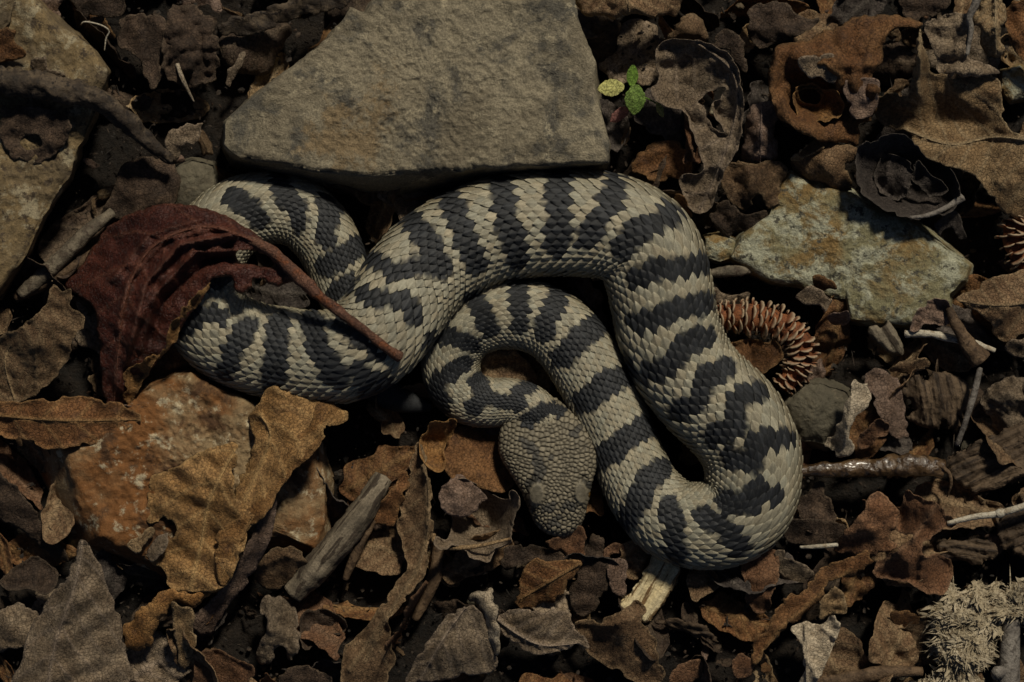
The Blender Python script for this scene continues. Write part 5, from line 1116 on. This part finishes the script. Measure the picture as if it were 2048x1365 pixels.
plank('husk', 'rot', [(1308, 1246), (1340, 1236), (1390, 1242), (1430, 1266), (1440, 1286), (1400, 1280), (1370, 1264), (1330, 1256)], [(1310, 1247, 60), (1390, 1245, 72), (1436, 1284, 56)], "small fuzzy brown husk right of the dark squarish leaf", "husk", (100, 30), 137, amp=8, thick=8)

M['wood_run'] = wood_mat('wood_weathered', (0.11, 0.088, 0.060), (0.24, 0.195, 0.135), (0.055, 0.040, 0.027), rot=math.atan2(235, 183))
bpy.data.objects['grey_run'].data.materials[0] = M['wood_run']
bpy.data.objects['grey_run'].name = 'stick'

def fibre_lump():
    root = empty('wood_lump', (1955, 1270, 20))
    out = [(1858, 1222), (1890, 1176), (1930, 1164), (1996, 1166), (2012, 1190), (2060, 1160), (2090, 1170), (2090, 1240), (2030, 1250), (1994, 1296), (1972, 1330), (1950, 1400), (1850, 1400), (1856, 1340), (1872, 1290), (1862, 1250)]
    hp = [(1860, 1225, 70), (1930, 1168, 88), (2000, 1175, 96), (2080, 1200, 92), (1994, 1290, 88), (1950, 1390, 74), (1860, 1350, 70), (1920, 1250, 118), (1910, 1330, 104)]
    V, F, vein, d = sheet_data(out, hp, step=4, crumple=17, cscale=46, ragged=6, bite=22, seed=140, rim=(-30, 18))
    b = mesh_obj('core', V, F, M['fibre'], root, attrs={'vein': vein}); m = b.modifiers.new("t", 'SOLIDIFY'); m.thickness = 30 * K; m.offset = -1
    rg = np.random.RandomState(5)
    pick = V[rg.randint(0, len(V), 5200)]
    Vf, Ff = [], []
    for q, p in enumerate(pick):
        a = 5.0 * float(vnoise(p[0] / 60, p[1] / 60, 0, 8)) + rg.normal(0, 0.9); e = abs(rg.normal(0, 0.35)); l = rg.gamma(2.0, 5.5); w = rg.choice([1.0, 1.6, 4.5], p=[.5, .3, .2])
        dv = np.array([math.cos(a) * math.cos(e), math.sin(a) * math.cos(e), math.sin(e)]); sd_ = np.array([-math.sin(a), math.cos(a), 0]) * w
        p = p + [0, 0, rg.uniform(-3, 3)]
        k = len(Vf)
        Vf += [p - dv * 3 - sd_, p - dv * 3 + sd_, p + dv * l * 0.6 + sd_ * 0.7 + [0, 0, 1.5], p + dv * l * 0.6 - sd_ * 0.7 + [0, 0, 1.5], p + dv * l]
        Ff += [(k, k + 1, k + 2, k + 3), (k + 3, k + 2, k + 4)]
    f = mesh_obj('loose_fibres', np.array(Vf), Ff, M['fibre'], root, smooth=False)
    f["kind"] = "stuff"
    tag(root, "pale fibrous lump of shredded wood beside the grey twig stub", "wood")
fibre_lump()

# ------------------------------------------------------------------ cones (spike with rows of bracts)
def cone(path, radii, label, seed, pitch=12.5):
    P = resample(catmull(np.array(path, float), 12), 60)
    root = empty('seed_cone', tuple(P[len(P) // 2][:2]) + (20,))
    V, F = tube(P, [r * 0.66 for r in radii], nseg=14, rough=0.15, seed=seed)
    mesh_obj('core', V, F, M['conecore'], root)
    mt, t, N, L_, B = nodes_of('cone_bract')
    co = coords(N, L_)
    a = attr(N, 'vein').outputs['Fac']
    g = noise(N, L_, co, 900, 3, 0.7)
    c = mix(N, L_, a, (0.20, 0.070, 0.026), (0.36, 0.265, 0.165))
    c = mix(N, L_, 1.0, c, grey(N, L_, g, 0.55, 1.35), 'MULTIPLY')
    L_.new(c, B.inputs['Base Color']); B.inputs['Roughness'].default_value = 0.75
    # one bract, local metres: x outward, y width, z towards the tip
    u = np.linspace(0, 1, 5); v = np.linspace(-1, 1, 7)
    U, Vv = np.meshgrid(u, v, indexing='ij')
    wd = np.interp(U, [0, .4, .8, 1], [0.5, 0.9, 1.0, 0.86])
    X = U * 16.5 * (1 - 0.16 * Vv**2 + 0.05 * np.cos(Vv * 9)); Y = Vv * wd * 13.5; Z = 3.5 * U**2 - 3.0 * (Vv**2) * U
    th_ = np.interp(U, [0, .6, .9, 1], [1.2, 1.6, 2.6, 1.3]) * (1 - 0.6 * Vv**4)
    top_ = np.stack([X, Y, Z + th_], -1).reshape(-1, 3); bot_ = np.stack([X, Y, Z - th_], -1).reshape(-1, 3)
    Vb = np.vstack([top_, bot_]) * K
    i = np.arange(35).reshape(5, 7)
    q1 = np.stack([i[:-1, :-1], i[1:, :-1], i[1:, 1:], i[:-1, 1:]], -1).reshape(-1, 4)
    ring = np.r_[i[0, :], i[1:, -1], i[-1, -2::-1], i[-2:0:-1, 0]]
    q3 = np.stack([ring, np.roll(ring, -1), np.roll(ring, -1) + 35, ring + 35], -1)
    Fb = np.vstack([q1, q1[:, ::-1] + 35, q3])
    U = np.concatenate([U.ravel(), U.ravel()])
    me = bpy.data.meshes.new('bract'); me.from_pydata(Vb.tolist(), [], Fb.tolist())
    at = me.attributes.new('vein', 'FLOAT', 'POINT'); at.data.foreach_set('value', np.clip((U.ravel() - 0.62) * 2.8, 0, 1).astype(np.float32))
    me.polygons.foreach_set('use_smooth', np.ones(len(me.polygons), bool)); me.materials.append(mt)
    d = np.r_[0, np.cumsum(np.linalg.norm(np.diff(P, axis=0), axis=1))]
    rg = np.random.RandomState(seed)
    from mathutils import Matrix
    kk = 0
    for s_ in np.arange(4, d[-1], pitch):
        p = np.array([np.interp(s_, d, P[:, k]) for k in range(3)]); p2 = np.array([np.interp(min(s_ + 3, d[-1]), d, P[:, k]) for k in range(3)]); p1 = np.array([np.interp(max(s_ - 3, 0), d, P[:, k]) for k in range(3)])
        pw = W(p); t_ = Vector(W(p2) - W(p1)).normalized()
        r = np.interp(s_ / d[-1], np.linspace(0, 1, len(radii)), radii)
        side = t_.cross(Vector((0, 0, 1))).normalized(); up = side.cross(t_)
        nb = 7
        for q in range(nb):
            an = 2 * math.pi * (q + 0.5 * (kk % 2)) / nb + rg.uniform(-0.1, 0.1)
            out = side * math.cos(an) + up * math.sin(an)
            if out.z < -0.55:
                continue
            yv = t_.cross(out)
            sc = r / 38 * rg.uniform(0.72, 1.15)
            b = bpy.data.objects.new('bract', me)
            COL.objects.link(b)
            b.parent = root
            loc = Vector(pw) + out * (r * 0.52 * K) - Vector(root.location)
            m3 = Matrix((out, yv, t_)).transposed()
            b.matrix_local = Matrix.Translation(loc) @ (m3 @ Matrix.Rotation(rg.uniform(-0.4, 0.4), 3, 'Y')).to_4x4() @ Matrix.Scale(sc * 1.12, 4)
        kk += 1
    tag(root, label, "cone")
cone([(1425, 634, 62), (1480, 634, 66), (1535, 640, 68), (1580, 662, 66), (1602, 700, 64), (1596, 740, 62), (1566, 774, 60)], [34, 38, 38, 38, 38, 36, 26], "curved brown spike of a cone with rows of pale-edged bracts beside the snake", 3)
cone([(2085, 410, 60), (2050, 430, 62), (2030, 480, 62), (2060, 540, 60)], [24, 36, 38, 30], "dark rusty cone partly hidden below the big folded tan leaf", 4)

# ------------------------------------------------------------------ green seedling
def seedling():
    root = empty('seedling', (1258, 205, 10))
    def gm(n, a, b):
        return leaf_mat(n, a, b, tuple(x * 0.8 for x in a), vein=tuple(min(1, x * 1.7) for x in b), spots=0.15, vary=0.02, veinamt=0.35)
    M['sgreen'] = gm('seedling_green', (0.095, 0.155, 0.036), (0.140, 0.205, 0.055)); M['syellow'] = gm('seedling_yellow', (0.32, 0.31, 0.11), (0.40, 0.385, 0.155))
    M['sdark'] = gm('seedling_dark', (0.075, 0.13, 0.022), (0.10, 0.17, 0.03)); M['spink'] = gm('seedling_pink', (0.24, 0.11, 0.10), (0.32, 0.16, 0.14))
    stick('stem', 'sdark', [(1258, 215, 10), (1256, 205, 60), (1254, 190, 96)], [5, 4, 3], parent=root, nseg=8)
    def serr(cx, cy, ln, wd, ang, teeth=5):
        pts = []
        ca, sa = math.cos(ang), math.sin(ang)
        for side in (1, -1):
            seq = []
            for k in range(teeth * 2 + 1):
                f_ = k / (teeth * 2)
                w_ = wd / 2 * (math.sin(math.pi * min(1, f_ * 0.93 + 0.05)) ** 0.8) * (1.0 if k % 2 else 0.84)
                seq.append((ln * (f_ - 0.5), side * w_))
            pts += seq if side > 0 else seq[::-1]
        return [(cx + a_ * ca - b_ * sa, cy + a_ * sa + b_ * ca) for a_, b_ in pts]
    def lf(mat, out, hp, mr):
        sheet('leaf', mat, out, hp, parent=root, step=2.2, crumple=1.0, ragged=0.4, smooth_outline=False, bite=0, wavy=1, exag=1, midrib=mr, nvein=4, veinamp=1.5, seed=int(out[0][0]), quilt=4, th=1.2)
    lf('sgreen', serr(1270, 200, 62, 46, 1.65), [(1256, 176, 110), (1290, 186, 106), (1264, 228, 100), (1270, 195, 114)], [(1258, 174), (1268, 200), (1264, 228)])
    lf('syellow', serr(1222, 176, 54, 38, 3.05), [(1197, 180, 104), (1246, 178, 104), (1222, 160, 98), (1218, 176, 108)], [(1248, 180), (1222, 174), (1198, 182)])
    lf('sdark', serr(1265, 152, 44, 26, -1.5), [(1256, 168, 104), (1266, 136, 92), (1275, 160, 98)], [(1262, 172), (1266, 136)])
    lf('spink', serr(1239, 230, 48, 26, 2.5, 2), [(1220, 246, 64), (1250, 216, 82), (1258, 232, 72)], [(1256, 216), (1220, 246)])
    lf('syellow', serr(1320, 220, 34, 16, 1.2, 3), [(1312, 208, 90), (1326, 234, 78), (1328, 214, 84)], [(1314, 206), (1325, 234)])
    stick('leaf_stalk', 'sdark', [(1254, 190, 96), (1290, 196, 92), (1314, 208, 90)], [2.2, 1.8, 1.6], parent=root, nseg=6)
    stick('leaf_stalk', 'spink', [(1257, 208, 50), (1254, 214, 66), (1248, 220, 76)], [2.5, 2.2, 2], parent=root, nseg=6)
    tag(root, "tiny green seedling with toothed leaves, one yellow and one pink", "seedling")
seedling()

# ------------------------------------------------------------------ filler litter under everything (copies of a few dry leaves)
MARKS = [(830, 170, "flat grey slab"), (1700, 510, "lichen stained stone"), (60, 300, "big buff stone"), (380, 930, "rusty stone"), (1640, 825, "olive pebble"), (300, 560, "oxblood leaf"), (1258, 200, "green seedling"),
 (1400, 230, "tall curled leaf"), (1640, 170, "large rust leaf"), (1900, 250, "big folded tan leaf"), (1815, 350, "blackened bowl leaf"), (1540, 680, "curved cone"), (1740, 936, "wet glossy stick"), (1850, 1090, "lobed reddish leaf"),
 (1950, 1290, "fibrous wood lump"), (1630, 1300, "pale cream folded leaf"), (1300, 1180, "pale split wood chip"), (1100, 1170, "rusty triangular leaf"), (950, 1050, "curled bowl-shaped leaf"), (900, 1300, "ribbed fan leaf"), (780, 1200, "long narrow brown leaf"),
 (680, 1080, "weathered grey stick"), (560, 1260, "crumpled ash grey leaf"), (150, 1250, "long pointed grey-brown leaf"), (380, 100, "crumbly bark chunk"), (1910, 790, "thin straight grey twig"), (1250, 40, "brown scalloped leaf"), (760, 800, "snake's tail tip"),
 (1380, 960, "snake's lower bend"), (1040, 720, "snake's neck loop"), (700, 450, "snake's tail coil")]
def hidden(x, y):
    X, Y = np.array([float(x)]), np.array([float(y)])
    for P in ([(480, 300), (560, 190), (740, 40), (800, -60), (1110, -60), (1180, 290), (800, 350)], [(1440, 515), (1560, 330), (1760, 390), (1960, 530), (1930, 660), (1690, 670)], [(-200, -40), (60, 20), (180, 140), (100, 370), (-200, 560)], [(150, 920), (380, 790), (600, 890), (620, 1050), (330, 1100), (190, 1060)]):
        if inside(X, Y, P)[0]:
            return True
    q = np.array(SN, float)
    return bool((np.hypot(q[:, 0] - x, q[:, 1] - y) < q[:, 2] * 0.75).any())

def filler(seed=21, gx=22, gy=15, scl=(0.7, 1.4), hh=(6, 32), skip=0.10):
    rg = np.random.RandomState(seed)
    protos = []
    mats = ['umber', 'umber', 'dim', 'redbrown', 'black', 'tan', 'dim', 'greybrown', 'rust', 'umber', 'rust', 'mauve']
    for q, mt in enumerate(mats):
        a = np.linspace(0, 2 * np.pi, 14, endpoint=False)
        l, w = rg.uniform(55, 95), rg.uniform(28, 52)
        rr = rg.uniform(0.78, 1.15, 14)
        P = np.stack([l * np.cos(a) * rr, w * np.sin(a) * rr], -1)
        c = rg.uniform(-34, 34, 5)
        hp = [(-l, 0, 40 + c[0]), (l, 0, 40 + c[1]), (0, -w, 40 + c[2]), (0, w, 40 + c[3]), (0, 0, 40 + c[4])]
        V, F, vein, d = sheet_data(P, hp, step=5, crumple=rg.uniform(5, 10), cscale=rg.uniform(34, 60), ragged=2.5, bite=4, wavy=2, seed=300 + q, rim=(rg.uniform(-14, 20), 14), midrib=[(-l, 0), (0, rg.uniform(-6, 6)), (l * 0.95, 0)], nvein=6, veinamp=4, quilt=rg.uniform(0, 6))
        Vm = V * K; Vm[:, 1] *= -1; Vm[:, 2] -= 40 * K
        me = bpy.data.meshes.new('litter_leaf'); me.from_pydata(Vm.tolist(), [], F.tolist())
        at = me.attributes.new('vein', 'FLOAT', 'POINT'); at.data.foreach_set('value', vein.astype(np.float32))
        me.polygons.foreach_set('use_smooth', np.ones(len(me.polygons), bool)); me.materials.append(M[mt])
        protos.append((me, mt))
    words = {'dim': "dark brown crumpled dead leaf bedded in litter", 'umber': "mid brown crumpled dead leaf bedded in litter", 'redbrown': "reddish crumpled dead leaf bedded in litter", 'black': "blackened crumpled dead leaf bedded in litter",
             'tan': "tan crumpled dead leaf bedded in litter", 'greybrown': "ash-brown crumpled dead leaf bedded in litter", 'rust': "rust coloured crumpled dead leaf bedded in litter", 'mauve': "dull mauve crumpled dead leaf bedded in litter"}
    n = 0
    for i in range(gx):
        for j in range(gy):
            if rg.rand() < skip:
                continue
            x = -190 + (i + rg.uniform(0.1, 0.9)) * (2430 / gx); y = -170 + (j + rg.uniform(0.1, 0.9)) * (1710 / gy)
            me, mt = protos[rg.randint(len(protos))]
            if hidden(x, y):
                continue
            o = bpy.data.objects.new('leaf_fragment' if seed > 30 else 'litter_leaf', me)
            COL.objects.link(o)
            sc = rg.uniform(*scl)
            o.location = W(np.array([x, y, rg.uniform(*hh)]))
            o.scale = (sc, sc, sc)
            o.rotation_euler = (rg.normal(0, 0.28 + 0.25 * (seed > 30)), rg.normal(0, 0.28 + 0.25 * (seed > 30)), rg.uniform(0, 6.28))
            solid(o, 1.3)
            near = min(MARKS, key=lambda m_: math.hypot(m_[0] - x, m_[1] - y))[2]
            lab = (words[mt].replace('crumpled dead leaf', 'crumpled small leaf fragment') if seed > 30 else words[mt]) + " near the " + near
            tag(o, lab, "leaf", ("small leaf fragments, " if seed > 30 else "crumpled litter leaves, ") + lab.split(" crumpled")[0] + ", by the " + near)
            n += 1
filler()
filler(33, 30, 20, (0.16, 0.42), (15, 45), 0.72)

def crumbs():
    """bits of leaf, bark dust and needle-thin debris on the soil: nobody could count them"""
    rg = np.random.RandomState(9)
    Vf, Ff = [], []
    n = 14000
    for q in range(n):
        x, y = rg.uniform(-250, 2300), rg.uniform(-220, 1590)
        h = -6 + rg.uniform(0, 34) + 12 * float(fbm(np.array(x / 160.), np.array(y / 160.), 0, 3, 1))
        a = rg.uniform(0, 6.28); l = rg.uniform(1.5, 7.5) * rg.uniform(0.6, 1.5); w = l * rg.uniform(0.3, 0.9)
        if q % 9 == 0:
            l *= 2.6; w = 1.6
        e1, e2 = rg.normal(0, 0.5, 2)
        d = np.array([math.cos(a) * math.cos(e1), math.sin(a) * math.cos(e1), math.sin(e1)]); s_ = np.array([-math.sin(a) * math.cos(e2), math.cos(a) * math.cos(e2), math.sin(e2)])
        c = np.array([x, y, h]); k = len(Vf)
        up_ = np.cross(d, s_)
        for z in range(6):
            an = z * math.pi / 3
            Vf.append(c + d * l * math.cos(an) * rg.uniform(0.55, 1.1) + s_ * w * math.sin(an) * rg.uniform(0.5, 1.2) + up_ * rg.uniform(-0.3, 0.3) * w)
        Vf.append(c + up_ * w * 0.4)
        Ff += [(k + z, k + (z + 1) % 6, k + 6) for z in range(6)]
    m, t, N, L_, B = nodes_of('crumb')
    co = N.new("ShaderNodeTexCoord").outputs["Object"]
    nz = noise(N, L_, co, 260, 3, 0.7); n2 = noise(N, L_, co, 90, 3, 0.7)
    c = mix(N, L_, ramp(N, L_, nz, 0.4, 0.65), (0.012, 0.009, 0.006), (0.055, 0.036, 0.022))
    c = mix(N, L_, ramp(N, L_, n2, 0.55, 0.75), c, (0.075, 0.035, 0.016))
    L_.new(c, B.inputs['Base Color']); B.inputs['Roughness'].default_value = 0.85
    o = mesh_obj('litter_crumbs', np.array(Vf), Ff, m, smooth=False)
    tag(o, "fine crumbs of leaf and bark strewn over dark soil", "litter", kind="stuff")
crumbs()
